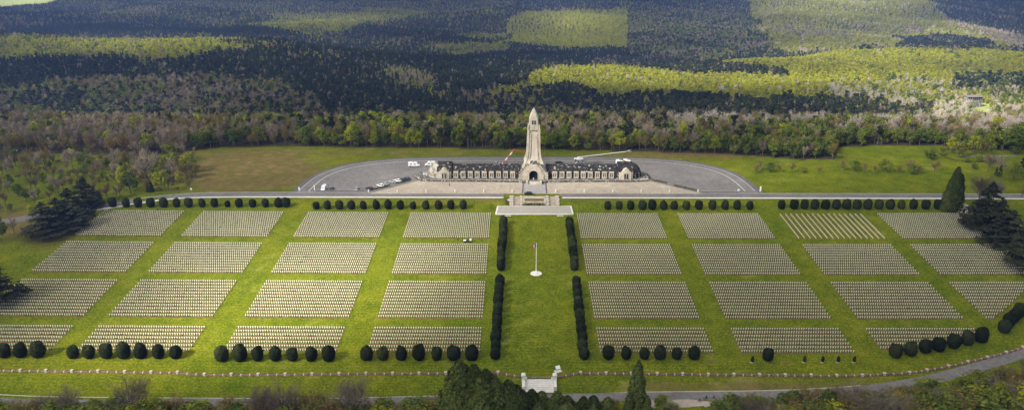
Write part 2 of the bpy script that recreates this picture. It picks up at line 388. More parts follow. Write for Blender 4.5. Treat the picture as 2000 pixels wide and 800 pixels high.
# ------------------------------------------------------------------ roads and pavings
def strip(name, path, w, off, mat, kind='structure', step=2.5, h=0.0):
    """flat ribbon along a world path; h>0 gives it side faces"""
    P = []
    for (x0, y0), (x1, y1) in zip(path[:-1], path[1:]):
        n = max(1, int(math.hypot(x1-x0, y1-y0)/step))
        P += [(x0+(x1-x0)*i/n, y0+(y1-y0)*i/n) for i in range(n)]
    P.append(path[-1]); P = np.array(P)
    T = np.gradient(P, axis=0); T /= np.linalg.norm(T, axis=1)[:, None]+1e-9
    Nn = np.stack([-T[:, 1], T[:, 0]], 1)
    A = P+Nn*w/2; B = P-Nn*w/2
    za = ZT(A[:, 0], A[:, 1])+off; zb = ZT(B[:, 0], B[:, 1])+off
    n = len(P)
    if h == 0:
        z = ZT(P[:, 0], P[:, 1])+off
        v = np.concatenate([np.c_[A, np.maximum(za, z-0.4)], np.c_[B, np.maximum(zb, z-0.4)]])
        i = np.arange(n-1)
        f = np.stack([i, i+n, i+n+1, i+1], 1)
    else:
        v = np.concatenate([np.c_[A, za], np.c_[B, zb], np.c_[A, za+h], np.c_[B, zb+h]]); i = np.arange(n-1)
        f = np.concatenate([np.stack([i+2*n, i+3*n, i+3*n+1, i+2*n+1], 1), np.stack([i, i+2*n, i+2*n+1, i+1], 1), np.stack([i+n, i+n+1, i+3*n+1, i+3*n], 1),
                            np.array([[0, n, 3*n, 2*n], [n-1, 3*n-1, 4*n-1, 2*n-1]])])
    o = mesh_obj(name, v, f, mat)
    if kind: tag(o, kind=kind)
    return o
def flat(name, pts, z, mat, thick=0.0):
    mb = MB()
    if thick: mb.prism(pts, 'z', z-thick, z)
    else: mb.add([(x, y, z) for x, y in pts], [tuple(range(len(pts)))])
    return tag(mb.build(name, mat), kind='structure')
def smooth_path(pp, it=2):
    for _ in range(it):
        q = [pp[0]]
        for a, b_ in zip(pp[:-1], pp[1:]):
            q += [(a[0]*.75+b_[0]*.25, a[1]*.75+b_[1]*.25), (a[0]*.25+b_[0]*.75, a[1]*.25+b_[1]*.75)]
        pp = q+[pp[-1]]
    return pp
rc = [gp(x, y) for x, y in [(-150,452),(-60,442),(0,434),(90,420),(190,405),(260,393),(330,384),(380,380.5),(480,379.5)]]
rc_y = gp(1030, 380.8)[1]
road_path = smooth_path(rc)+[(-130, rc_y), (0, rc_y), (160, rc_y+.2), (290, rc_y+.2), (420, rc_y+1), (700, rc_y+8)]
strip('road', road_path, 7.6, 0.04, M['asphalt'])
strip('pavement', [(x, y-4.6) for x, y in road_path[18:]], 1.7, 0.02, M['kerb'], h=0.14)
strip('verge_line', [(x, y+4.0) for x, y in road_path[22:]], 0.35, 0.07, M['line'])
# car park loop
ZR = ZP+0.03
arc_px = [(578,376),(592,362),(612,346),(640,333),(680,322),(730,314.5),(790,310),(860,308.5),(950,308),(1060,308),(1160,308),(1240,309),(1310,313),(1360,319),(1402,328),(1434,340),(1458,355),(1482,377)]
outer = smooth_path([gp(*q) for q in arc_px], 2)
flat('car_park', outer, ZP+0.055, M['asphalt'])
cxy = (0, 60)
def inset(pts, d):
    P = np.array(pts); T = np.gradient(P, axis=0); T /= np.linalg.norm(T, axis=1)[:, None]+1e-9
    return [tuple(p) for p in P+np.stack([T[:, 1], -T[:, 0]], 1)*d]
strip('kerb_strip', inset(outer, -1.3), 3.0, 0.065, M['asphalt_dark'])
strip('road_marking', inset(outer, 6.8)[2:-2], 0.35, 0.075, M['line'], step=4)
strip('road_marking', inset(outer, 0.9)[2:-2], 0.22, 0.080, M['line'], step=4)
# forecourt
fc = [gp(*q) for q in [(718,378.5),(826,351),(1262,352),(1372,378.5)]]
flat('forecourt', fc, ZP+0.10, M['gravel'])
cpts = [gp(*q) for q in [(1021,377.5),(1023,354),(1064,354),(1067,377.5)]]
flat('centre_path', cpts, ZP+0.13, M['paving'])
for s in (0, 1):
    q = [gp(*q) for q in ([(1020.5,377.5),(1022,354)] if s == 0 else [(1067.5,377.5),(1065.5,354)])]
    strip('path_border', q, 0.8, 0.11, M['asphalt_dark'], h=0.10)

# lower road
lr = [gp(x, y) for x, y in [(-200,772),(0,786),(150,788),(400,786),(700,783),(900,779),(1100,775),(1300,773.5),(1500,772),(1620,770),(1710,760),(1790,747),(1860,730),(1930,711),(2000,689),(2100,650)]]
strip('lower_road', smooth_path(lr), 5.2, 0.05, M['asphalt'])
lp = [gp(x, y) for x, y in [(-200,758),(0,770),(90,774),(300,776),(560,777.5),(700,776),(900,771),(1100,768),(1300,764),(1500,762.5),(1620,757),(1680,752)]]
strip('footpath', smooth_path(lp), 0.55, 0.06, M['plaza'])
layby = [gp(x, y) for x, y in [(1265,781),(1345,779),(1400,785),(1398,800),(1390,815),(1380,800),(1375,792),(1340,795),(1270,797)]]
mbl = MB(); mbl.add([(x, y, zt(x, y)+0.09) for x, y in layby], [tuple(range(len(layby)))]); tag(mbl.build('layby', M['gravel']), kind='structure')

# ------------------------------------------------------------------ graves
XC = [c+23.2 for c in [-240.1441, -184.7718, -126.3846, -69.3409, 22.9101, 78.6523, 134.5649, 188.8414]]
RHO, GAP = 2.6906, 9.0457
ROWN = {1: 12, 2: 12, 3: 12, 4: 7}; TOP = {1: 0, 2: 11, 3: 22, 4: 33}
BLK = {(1,1):'top left corner',(1,2):'top row left of centre'}
rowword = {1:'upper', 2:'second', 3:'third', 4:'front'}
def cross_outline():
    w, a, h, t = 0.08, 0.25, 1.05, 0.10
    return [(-w*1.25,-0.15),(w*1.25,-0.15),(w,0.70),(a,0.70),(a,0.92),(w,0.92),(w*.95,h),(-w*.95,h),(-w,0.92),(-a,0.92),(-a,0.70),(-w,0.70)]
cmb = MB(); cmb.prism(cross_outline(), 'y', -0.05, 0.05); cmb.box(-0.13, 0.13, -0.08, -0.05, 0.70, 0.84)
cross_proto = cmb.build('grave_cross', M['cross'], link=False)
CV = np.array(cmb.v); CF = cmb.f
crosses = []
beds = []
for r in (1, 2, 3, 4):
    for c in range(8):
        if (r, c) == (1, 6): continue
        if (r, c) == (4, 7): continue
        for k in range(ROWN[r]):
            Y = -((TOP[r]+k)*RHO+(r-1)*GAP)
            xs = XC[c]-22+np.arange(45)
            zs = ZT(xs, np.full(45, Y))
            px, py = project(np.c_[xs, np.full(45, Y), zs])
            keep = np.ones(45, bool)
            # rounded outline of the cemetery at the right and left
            if (r, c) == (3, 7): keep = px < 1945+(2018-1945)*(620-py)/70.0
            if (r, c) == (4, 6): keep = px < np.where(py < 655, 1905, 1905-(py-655)*6.2)
            if keep.sum() == 0: continue
            xk = xs[keep]
            beds.append(((r, c), xk[0]-.6, xk[-1]+.6, Y))
            for j in np.nonzero(keep)[0]:
                crosses.append((xs[j], Y, zs[j], r, c, k, j))
crosses = np.array(crosses)
cpx, cpy = project(crosses[:, :3])
# the largest in view: front rows first
inview = (cpx > 3) & (cpx < 1997)
order = sorted(range(len(crosses)), key=lambda i: (crosses[i, 1], crosses[i, 0]))
single = set()
colname = {0:'far left', 1:'second left', 2:'third left', 3:'central left', 4:'central right', 5:'second right', 6:'third right', 7:'far right'}
for i in order:
    if not inview[i]: continue
    if len(single) >= 300: break
    single.add(i)
for i in single:
    x, y, z, r, c, k, j = crosses[i]
    o = cross_proto.copy(); COL.objects.link(o)
    o.location = (x+random.gauss(0, .02), y, z); o.rotation_euler = (random.gauss(0, .015), random.gauss(0, .015), random.gauss(0, .05))
    rowlab = ['rear','sixth','fifth','fourth','third','second','frontmost'][int(k)]
    tag(o, f"white cross, {ordinal(int(j)+1)} from the left in the {rowlab} row of the {colname[int(c)]} front block", 'grave cross', 'white crosses in the front grave rows')
rest = np.array([i for i in range(len(crosses)) if i not in single])
def scatter_mesh(name, PV, PF, locs, rz, mat, scl=None):
    n = len(locs); V = len(PV)
    c, s = np.cos(rz), np.sin(rz)
    P = PV[None]*(scl[:, None, None] if scl is not None else 1.0)
    X = P[..., 0]*c[:, None]-P[..., 1]*s[:, None]+locs[:, 0:1]; Y_ = P[..., 0]*s[:, None]+P[..., 1]*c[:, None]+locs[:, 1:2]; Z_ = P[..., 2]+locs[:, 2:3]
    vs = np.stack([X, Y_, Z_], -1).reshape(-1, 3)
    tri = np.array([t for f in PF for t in ([f] if len(f) == 3 else [(f[0], f[a], f[a+1]) for a in range(1, len(f)-1)])])
    fs = (tri[None]+(np.arange(n)*V)[:, None, None]).reshape(-1, 3)
    return mesh_obj(name, vs, fs, mat)
# cross prototype with front and back made of quads so that fans stay inside the outline
def cross_solid():
    mb = MB(); w, a, h, t = 0.08, 0.25, 1.05, 0.045
    mb.box(-w, w, -t, t, -0.15, h); mb.box(-a, -w, -t, t, 0.70, 0.92); mb.box(w, a, -t, t, 0.70, 0.92)
    return np.array(mb.v), [f for i, f in enumerate(mb.f) if i % 6 != 0 or i > 5]
sv, sf = cross_solid()
o = scatter_mesh('grave_crosses', sv, sf, crosses[rest][:, :3], rng.normal(0, .05, len(rest)), M['cross'])
tag(o, 'dense rows of white crosses in the rear grave blocks behind the front rows', 'crosses', kind='stuff')
# soil beds, one ribbon per row, joined per block
by_block = {}
for b_, x0, x1, Y in beds: by_block.setdefault(b_, []).append((x0, x1, Y))
for b_, rows in by_block.items():
    V, Fc = [], []
    for x0, x1, Y in rows:
        n = int((x1-x0)/1.5)+1; xs = np.linspace(x0, x1, n+1); base = len(V)
        j1 = rng.normal(0, .07, n+1); j2 = rng.normal(0, .07, n+1)
        for x, a, b2 in zip(xs, j1, j2):
            V.append((x, Y+.35+a, zt(x, Y+.4)+.05)); V.append((x, Y-1.15+b2, zt(x, Y-1.1)+.05))
        for i in range(n): Fc.append((base+2*i, base+2*i+1, base+2*i+3, base+2*i+2))
    tag(mesh_obj('soil', V, np.array(Fc), M['soil']), kind='structure')
# rose bushes
q = MB()
for k in range(7):
    a = 2*pi*k/7; q.add([(0.05*cos(a), 0.05*sin(a), 0), (0.26*cos(a+.3), 0.26*sin(a+.3), .22+.1*(k % 3)), (0.24*cos(a-.4), 0.24*sin(a-.4), .3), (0.05*cos(a+1), .05*sin(a+1), .36)], [(0, 1, 3, 2)])
locs = crosses[:, :3].copy(); locs[:, 0] += 0.45+rng.normal(0, .08, len(locs)); locs[:, 1] += rng.normal(-.35, .12, len(locs))
sel = rng.random(len(locs)) < 0.8
o = scatter_mesh('rose_bushes', np.array(q.v), q.f, locs[sel], rng.random(sel.sum())*6.3, M['rose'], rng.uniform(.7, 1.35, sel.sum()))
tag(o, 'low brownish rose bushes planted between the white crosses', 'rose bushes', kind='stuff')

# Muslim graves: steles in sixteen lines running away from the camera
smb = MB(); smb.prism([(-.24,-.1),(.24,-.1),(.24,.62),(.14,.78),(0,.86),(-.14,.78),(-.24,.62)], 'x', -.09, .09)
stele_proto = smb.build('grave_stele', M['stele'], link=False)
st = []
A0 = gp(1523.5,419); A1 = gp(1680.5,419); B0 = gp(1560,465.5); B1 = gp(1727,465.5)
for i in range(16):
    for j in range(37):
        t = i/15; s = j/36
        x = (A0[0]*(1-t)+A1[0]*t)*(1-s)+(B0[0]*(1-t)+B1[0]*t)*s
        y = (A0[1]*(1-t)+A1[1]*t)*(1-s)+(B0[1]*(1-t)+B1[1]*t)*s
        st.append((x, y, zt(x, y), i, j))
st = np.array(st)
st_single = sorted(range(len(st)), key=lambda i: st[i, 1])[:300]
for i in st_single:
    o = stele_proto.copy(); COL.objects.link(o); o.location = st[i, :3]; o.rotation_euler = (0, 0, random.gauss(0, .03))
    tag(o, f"pale rounded stele, {ordinal(37-int(st[i,4]))} from the near end of the {ordinal(int(st[i,3])+1)} line from the left", 'grave stele', 'steles of the block with slanting lines')
ss = set(st_single); rs = np.array([i for i in range(len(st)) if i not in ss])
o = scatter_mesh('grave_steles', np.array(smb.v), smb.f, st[rs][:, :3], rng.normal(0, .03, len(rs)), M['stele'])
tag(o, 'far half of the pale steles set in sixteen slanting lines', 'steles', kind='stuff')
for i in range(16):
    a = st[i*37]; b_ = st[i*37+36]
    strip('soil', [(a[0]+.5, a[1]), (b_[0]+.5, b_[1])], 1.3, .03, M['soil'])

# ------------------------------------------------------------------ foliage prototypes
def cards(C, size, nrm, jitter=0.6, aspect=1.0, r=None):
    r = r or rng
    n = len(C); nn = nrm+r.normal(0, jitter, (n, 3)); nn /= np.linalg.norm(nn, axis=1)[:, None]+1e-9
    a = np.cross(nn, r.normal(0, 1, (n, 3))); a /= np.linalg.norm(a, axis=1)[:, None]+1e-9
    b_ = np.cross(nn, a)
    s = size*r.uniform(.6, 1.3, (n, 1))
    k = r.uniform(.35, 1.0, (n, 4, 1))
    V = np.stack([C-a*s*k[:, 0], C-b_*s*aspect*k[:, 1], C+a*s*k[:, 2], C+b_*s*aspect*k[:, 3]], 1).reshape(-1, 3)
    return V, np.arange(n*4).reshape(-1, 4)
def slivers(P, D, length, width, r=None):
    r = r or rng
    n = len(P); D = D/(np.linalg.norm(D, axis=1)[:, None]+1e-9)
    s = np.cross(D, r.normal(0, 1, (n, 3))); s /= np.linalg.norm(s, axis=1)[:, None]+1e-9
    l = length*r.uniform(.6, 1.3, (n, 1))
    V = np.stack([P-s*width, P+s*width, P+D*l+s*width*.25, P+D*l-s*width*.25], 1).reshape(-1, 3)
    return V, np.arange(n*4).reshape(-1, 4)
def tubes(segs, n=5):
    V = []; Fc = []
    for p, q_, r0, r1 in segs:
        p = np.array(p, float); q_ = np.array(q_, float); d = q_-p; d /= np.linalg.norm(d)+1e-9
        a = np.cross(d, [0.3, 0.9, 0.1]); a /= np.linalg.norm(a)+1e-9; b_ = np.cross(d, a); base = len(V)
        for rr, c in ((r0, p), (r1, q_)):
            for i in range(n): V.append(c+(a*cos(2*pi*i/n)+b_*sin(2*pi*i/n))*rr)
        Fc += [(base+i, base+(i+1) % n, base+(i+1) % n+n, base+i+n) for i in range(n)]
    return np.array(V), np.array(Fc)
def merge(*VF):
    V = []; Fc = []; off = 0
    for v, f in VF: V.append(v); Fc.append(f+off); off += len(v)
    return np.concatenate(V), np.concatenate(Fc)
def ell(n, r, rad, shell=0.5):
    d = r.normal(0, 1, (n, 3)); d /= np.linalg.norm(d, axis=1)[:, None]
    return d*np.array(rad)*(shell+(1-shell)*r.random((n, 1))**.5), d

def g_broad(seed, H=12, W=8, nclump=20, per=40, size=.55):
    r = np.random.default_rng(seed)
    cc, cd_ = ell(nclump, r, (W*.37, W*.37, H*.39), .55); cc[:, 2] += H*.53
    V, Fs, off = [], [], 0
    for c in cc:
        rad = r.uniform(.13, .24)*W
        p, d = ell(per, r, (rad, rad, rad*.8), .7)
        v, f = cards(p+c, size, d+np.array([0, 0, .35]), .45, r=r)
        V.append(v); Fs.append(f+off); off += len(v)
    segs = [((0, 0, -.4), (0, 0, H*.4), W*.035, W*.026), ((0, 0, H*.4), (0.1, 0, H*.75), W*.026, W*.01)]
    for c in cc[:8]: segs.append(((0, 0, H*r.uniform(.25, .45)), tuple(c), W*.016, W*.004))
    return (np.concatenate(V), np.concatenate(Fs)), tubes(segs)
def g_bare(seed, H=12, W=7, nl=11, per=80, tw=.045, tl=1.0, buds=0):
    r = np.random.default_rng(seed)
    segs = [((0, 0, -.4), (0, 0, H*.35), W*.035, W*.025), ((0, 0, H*.35), (r.normal(0, .2), r.normal(0, .2), H*.8), W*.025, W*.008)]
    P, D = [], []
    for k in range(nl):
        z0 = H*r.uniform(.22, .6); a = r.uniform(0, 2*pi); rr = W*.5*r.uniform(.55, 1.0)*(1.0 if z0 < H*.45 else .7)
        tip = np.array([rr*cos(a), rr*sin(a), min(H*.97, z0+H*r.uniform(.22, .45))]); st_ = np.array([0, 0, z0])
        segs.append((st_, tip, W*.014, W*.003))
        t = r.uniform(.3, 1.0, (per, 1))
        base = st_+(tip-st_)*t + r.normal(0, W*.06, (per, 3))
        d = (tip-st_)/np.linalg.norm(tip-st_)+r.normal(0, .75, (per, 3))+np.array([0, 0, .5])
        P.append(base); D.append(d)
        for _ in range(3):
            tt = r.uniform(.35, .9); b0 = st_+(tip-st_)*tt; e = b0+np.array([r.normal(0, W*.12), r.normal(0, W*.12), H*r.uniform(.05, .16)])
            segs.append((b0, e, W*.007, W*.002))
    P = np.concatenate(P); D = np.concatenate(D)
    v = slivers(P, D, tl, tw, r)
    if buds:
        i = r.integers(0, len(P), buds); cv = cards(P[i]+r.normal(0, .3, (buds, 3)), .25, r.normal(0, 1, (buds, 3)), .3, r=r); v = merge(v, cv)
    return v, tubes(segs)
def g_spruce(seed, H=14, W=6, n=420, size=.6):
    r = np.random.default_rng(seed)
    t = r.random(n)**.8; z = H*(.12+.88*t); R_ = W*.5*(1-t)**.85+.12
    lay = (np.sin(t*H*2.2)*.18+.9)
    a = r.uniform(0, 2*pi, n); k = R_*lay*r.uniform(.55, 1.08, n)
    C = np.c_[k*np.cos(a), k*np.sin(a), z]; nr = np.c_[np.cos(a)*.7, np.sin(a)*.7, np.full(n, .6)]
    v = cards(C, size, nr, .35, r=r)
    return v, tubes([((0, 0, -.4), (0, 0, H*.95), .28, .05)])
def g_pine(seed, H=13, W=6, n=420, size=.6):
    r = np.random.default_rng(seed)
    V, Fs, off = [], [], 0
    for k in range(11):
        z = H*r.uniform(.5, .95); a = r.uniform(0, 2*pi); rr = W*.33*r.random(); rad = W*r.uniform(.16, .26)
        p, d = ell(n//11, r, (rad, rad, rad*.6), .6)
        v, f = cards(p+np.array([rr*cos(a), rr*sin(a), z]), size, d+np.array([0, 0, .5]), .4, r=r)
        V.append(v); Fs.append(f+off); off += len(v)
    return (np.concatenate(V), np.concatenate(Fs)), tubes([((0, 0, -.4), (0, 0, H*.85), .24, .1)])
def g_cedar(seed, H=16, W=13, n=3600, size=.55):
    r = np.random.default_rng(seed); V = []; Fs = []; off = 0; segs = [((0, 0, -.5), (0, 0, H*.96), .5, .08)]
    nl = 34
    for k in range(nl):
        t = (k+.5)/nl; z = H*(.07+.9*t); Rm = W*.5*((1-t)**.75)*r.uniform(.65, 1.12)+.3; a = k*2.4+r.normal(0, .3)
        m_ = int(n/nl*(1.5-t))
        s = r.random(m_)**.6; w = r.normal(0, .26, m_)*(.4+s)
        x = Rm*s*np.cos(a+w*.9); y = Rm*s*np.sin(a+w*.9)
        zz = z+s*Rm*.10+r.normal(0, .13, m_)-(s**2)*.5
        v, f = cards(np.c_[x, y, zz], size, np.tile([0.0, 0.0, 1.0], (m_, 1))+np.c_[np.cos(a+w), np.sin(a+w), 0*w]*.35, .25, r=r)
        V.append(v); Fs.append(f+off); off += len(v)
        segs.append(((0, 0, z), (Rm*.9*cos(a), Rm*.9*sin(a), z+Rm*.05), .12, .03))
    return (np.concatenate(V), np.concatenate(Fs)), tubes(segs)
def g_thuja(seed, H=24, W=8, n=9000, size=.38, p=.58):
    r = np.random.default_rng(seed)
    t = r.random(n)**.9; z = H*t; a = r.uniform(0, 2*pi, n)
    lump = 1+.13*np.sin(a*3+z*.9+seed)+.09*np.sin(a*7-z*1.7)
    R_ = W*.5*np.clip((1-t), 0, 1)**p*np.clip(t*7+.65, 0, 1)*lump
    k = R_*r.uniform(.72, 1.14, n)
    C = np.c_[k*np.cos(a), k*np.sin(a), z]; nr = np.c_[np.cos(a), np.sin(a), np.full(n, .35)]
    v = cards(C, size, nr, .35, 1.5, r=r)
    # dense inner body
    rings = 16; m_ = 14; Vb = []; 
    for i in range(rings):
        tt = i/(rings-1); rr = W*.5*(1-tt)**p*min(1, tt*7+.65)*.8
        for j in range(m_): Vb.append((rr*cos(2*pi*j/m_), rr*sin(2*pi*j/m_), H*tt*.98))
    Fb = [(i*m_+j, i*m_+(j+1) % m_, (i+1)*m_+(j+1) % m_, (i+1)*m_+j) for i in range(rings-1) for j in range(m_)]
    return merge(v, (np.array(Vb), np.array(Fb))), tubes([((0, 0, -1), (0, 0, H*.5), .35, .2)])
def g_yew(seed, H=5.6, W=4.7, flat_top=.5):
    r = np.random.default_rng(seed); nr_, ns = 15, 22; V = []; ph = r.uniform(0, 6.28, 6)
    for i in range(nr_+1):
        t = i/nr_; prof = (np.sin(pi*min(max(t, .0), 1)**.75))**.30 if 0 < t < 1 else 0.02
        prof *= (.84+.2*t)
        for j in range(ns):
            a = 2*pi*j/ns
            k = 1+.05*sin(3*a+ph[0])+.045*sin(5*a+ph[1]+t*3)+.035*sin(9*a+ph[2]-t*6)+r.normal(0, .025)
            zz = H*t*(.93+.07*sin(2*a+ph[3]))+(.06*H*sin(a*2+ph[4])*(t > .8))
            V.append((W/2*prof*k*cos(a), W/2*prof*k*sin(a), zz))
    Fb = np.array([(i*ns+j, i*ns+(j+1) % ns, (i+1)*ns+(j+1) % ns, (i+1)*ns+j) for i in range(nr_) for j in range(ns)])
    V = np.array(V)
    C = V[rng.integers(ns, len(V)-ns, 520)]*np.array([1.0, 1.0, 1.0]); d = C-np.array([0, 0, H*.5]); d /= np.linalg.norm(d, axis=1)[:, None]+1e-9
    v = cards(C+r.normal(0, .07, C.shape), .22, d, .5, 1.6, r=r)
    return merge((V, Fb), v), tubes([((0, 0, -.4), (0, 0, 1.0), .22, .18)])
def g_shrub(seed, H=3, W=4, n=420, size=.32):
    r = np.random.default_rng(seed); V = []; Fs = []; off = 0
    for k in range(9):
        c = np.array([r.normal(0, W*.17), r.normal(0, W*.17), H*r.uniform(.3, .7)]); rad = W*r.uniform(.15, .25)
        p, d = ell(n//9, r, (rad, rad, H*.3), .5); v, f = cards(p+c, size, d+np.array([0, 0, .3]), .5, r=r)
        V.append(v); Fs.append(f+off); off += len(v)
    segs = [((0, 0, -.3), (r.normal(0, W*.2), r.normal(0, W*.2), H*.7), .07, .02) for _ in range(5)]
    return (np.concatenate(V), np.concatenate(Fs)), tubes(segs)

PROTO = {}
def mk_pair(kind, gen, mat, bark='bark', n=3, **kw):
    PROTO[kind] = []
    for s in range(n):
        cr, tr = gen(s*17+len(PROTO)*101+3, **kw)
        PROTO[kind].append((mesh_obj('crown', cr[0], cr[1], M[mat], mesh_only=True), mesh_obj('trunk', tr[0], tr[1], M[bark], mesh_only=True)))
mk_pair('bare', g_bare, 'twig', n=4, per=95, tw=.05, tl=1.1)
mk_pair('barepale', g_bare, 'twig_pale', n=3, per=95, tw=.05, tl=1.1)
mk_pair('rust', g_bare, 'rust', n=3, per=60, tw=.05, buds=420)
mk_pair('green', g_broad, 'green', n=4)
mk_pair('fresh', g_broad, 'fresh', n=3)
mk_pair('spruce', g_spruce, 'conifer', n=3)
mk_pair('pine', g_pine, 'pine', n=3)
mk_pair('cedar', g_cedar, 'cedar', n=4)
mk_pair('yew', g_yew, 'yew', n=5)
mk_pair('shrub', g_shrub, 'green', n=3)
mk_pair('shrub_rust', g_shrub, 'rust', n=3)
mk_pair('hedgebush', g_shrub, 'hedge', n=3)
mk_pair('bigbroad', g_broad, 'green', n=3, nclump=34, per=75, size=.36)
mk_pair('bigfresh', g_broad, 'fresh', n=2, nclump=34, per=75, size=.34)
mk_pair('bigbare', g_bare, 'scrub_twig', n=3, nl=20, per=110, tw=.028, tl=.9)
mk_pair('bigrust', g_bare, 'rust', n=3, nl=18, per=80, tw=.028, tl=.8, buds=1300)
mk_pair('thuja', g_thuja, 'thuja', n=4)

def plant(kind, name, x, y, label, cat, group=None, s=1.0, sz=None, variant=None, rz=None, tilt=0.0):
    pr = PROTO[kind]; v = pr[variant if variant is not None else random.randrange(len(pr))]
    root = bpy.data.objects.new(name, None); COL.objects.link(root)
    root.location = (x, y, zt(x, y)); root.scale = (s, s, sz if sz else s); root.rotation_euler = (tilt, 0, random.uniform(0, 6.28) if rz is None else rz)
    for nm, me in (('crown', v[0]), ('trunk', v[1])):
        c = bpy.data.objects.new(nm, me); COL.objects.link(c); c.parent = root
    return tag(root, label, cat, group)

# ------------------------------------------------------------------ forests as instanced stuff
def proto_collection(name, specs):
    col = bpy.data.collections.new(name)      # never linked to the scene
    for i, (gen, kw, mats) in enumerate(specs):
        cr, tr = gen(1000+i*7, **kw)
        V, Fc = merge(cr, tr); idx = np.r_[np.zeros(len(cr[1])), np.ones(len(tr[1]))]
        o = bpy.data.objects.new(f'{name}_{i:02d}', mesh_obj(name, V, Fc, [M[mats[0]], M[mats[1]]], idx=idx, mesh_only=True)); col.objects.link(o)
    return col
def gn_forest(name, pts, yawr, scl, col, label, cat, nvar):
    me = bpy.data.meshes.new(name); me.vertices.add(len(pts)); me.vertices.foreach_set('co', np.asarray(pts, float).ravel())
    a = me.attributes.new('rot', 'FLOAT_VECTOR', 'POINT'); rv = np.zeros((len(pts), 3)); rv[:, 2] = yawr; a.data.foreach_set('vector', rv.ravel())
    a = me.attributes.new('scl', 'FLOAT_VECTOR', 'POINT'); a.data.foreach_set('vector', np.asarray(scl, float).ravel())
    a = me.attributes.new('vi', 'INT', 'POINT'); a.data.foreach_set('value', rng.integers(0, nvar, len(pts)).astype(np.int32))
    o = bpy.data.objects.new(name, me); COL.objects.link(o)
    ng = bpy.data.node_groups.new(name, 'GeometryNodeTree')
    ng.interface.new_socket('Geometry', in_out='INPUT', socket_type='NodeSocketGeometry'); ng.interface.new_socket('Geometry', in_out='OUTPUT', socket_type='NodeSocketGeometry')
    gi = ng.nodes.new('NodeGroupInput'); go = ng.nodes.new('NodeGroupOutput')
    ci = ng.nodes.new('GeometryNodeCollectionInfo'); ci.inputs['Collection'].default_value = col; ci.inputs['Separate Children'].default_value = True; ci.inputs['Reset Children'].default_value = True
    iop = ng.nodes.new('GeometryNodeInstanceOnPoints'); iop.inputs['Pick Instance'].default_value = True
    def at(nm, t):
        n = ng.nodes.new('GeometryNodeInputNamedAttribute'); n.data_type = t; n.inputs['Name'].default_value = nm; return n.outputs['Attribute']
    ng.links.new(gi.outputs[0], iop.inputs['Points']); ng.links.new(ci.outputs[0], iop.inputs['Instance'])
    ng.links.new(at('vi', 'INT'), iop.inputs['Instance Index'])
    e2r = ng.nodes.new('FunctionNodeEulerToRotation'); ng.links.new(at('rot', 'FLOAT_VECTOR'), e2r.inputs[0]); ng.links.new(e2r.outputs[0], iop.inputs['Rotation'])
    ng.links.new(at('scl', 'FLOAT_VECTOR'), iop.inputs['Scale']); ng.links.new(iop.outputs[0], go.inputs[0])
    md = o.modifiers.new('scatter', 'NODES'); md.node_group = ng
    tag(o, label, cat, kind='stuff'); return o

def grid_pts(v0, v1, sp, umax=.80):
    out_ = []
    v = v0
    while v < v1:
        s = sp*(1 if v < 1600 else 1+(v-1600)/2600)
        n = int(2*umax*v/s); u = (np.arange(n)+.5)/n*2*umax-umax
        x = CX+(u-YAW)*v+rng.uniform(-.5, .5, n)*s; y = CY+v+rng.uniform(-.5, .5, n)*s
        out_.append(np.c_[x, y]); v += s*.9
    return np.concatenate(out_)
P1 = grid_pts(500, 625, 6.0); P2 = grid_pts(625, 1900, 6.0); P3 = grid_pts(1900, 3700, 6.6)
FP = np.concatenate([P1, P2, P3]); FZ = ZT(FP[:, 0], FP[:, 1])
FPX, FPY = project(np.c_[FP, FZ+9]); BPX, BPY = project(np.c_[FP, FZ])
V_ = FP[:, 1]-CY
ok = in_forest(FP[:, 0], FP[:, 1], FZ) & ~(pin([(1902,190),(1935,190),(1945,218),(1915,226),(1898,210)], FPX, FPY) & (V_ < 1100) & (V_ > 700))
ok &= ~(pin([(-400,-60),(200,-30),(90,6),(0,13),(-400,25)], FPX, FPY) & (V_ > 1500))
ok &= ~((V_ > 640) & (V_ < 820) & (rng.random(len(V_)) < .5))
FP, FZ, FPX, FPY, V_ = FP[ok], FZ[ok], FPX[ok], FPY[ok], V_[ok]
nF = len(FP)
QX = FPX+8*np.sin(FP[:, 0]/31+FP[:, 1]/67)+4*np.sin(FP[:, 1]/23)+rng.normal(0, 3.0, len(FP)); QY = FPY+1.8*np.sin(FP[:, 0]/27+1)+1.2*np.sin(FP[:, 0]/13+FP[:, 1]/41)+rng.normal(0, 1.3, len(FP))
QX = np.where((np.abs(FPX-1225) < 14) & (FPY < 105), FPX, QX)
KN = ['bare', 'pale', 'rust', 'green', 'fresh', 'young', 'spruce', 'pine']
MIX = np.zeros((nF, 8))
def setmix(mask, **kw):
    row = np.zeros(8)
    for k, v in kw.items(): row[KN.index(k)] = v
    MIX[mask] = row/row.sum()
allm = np.ones(nF, bool)
setmix(allm, bare=.3, green=.14, pine=.36, rust=.1, spruce=.1)
far = V_ > 1640; mid = (V_ > 700) & ~far; near = V_ <= 700
setmix(far, bare=.22, pine=.30, spruce=.22, green=.18, young=.08)
def pz(mask, poly_, **kw): setmix(mask & pin(poly_, QX, QY), **kw)
def soft(poly_, amt):      # jittered outline so that stands do not end on ruled lines
    return poly_
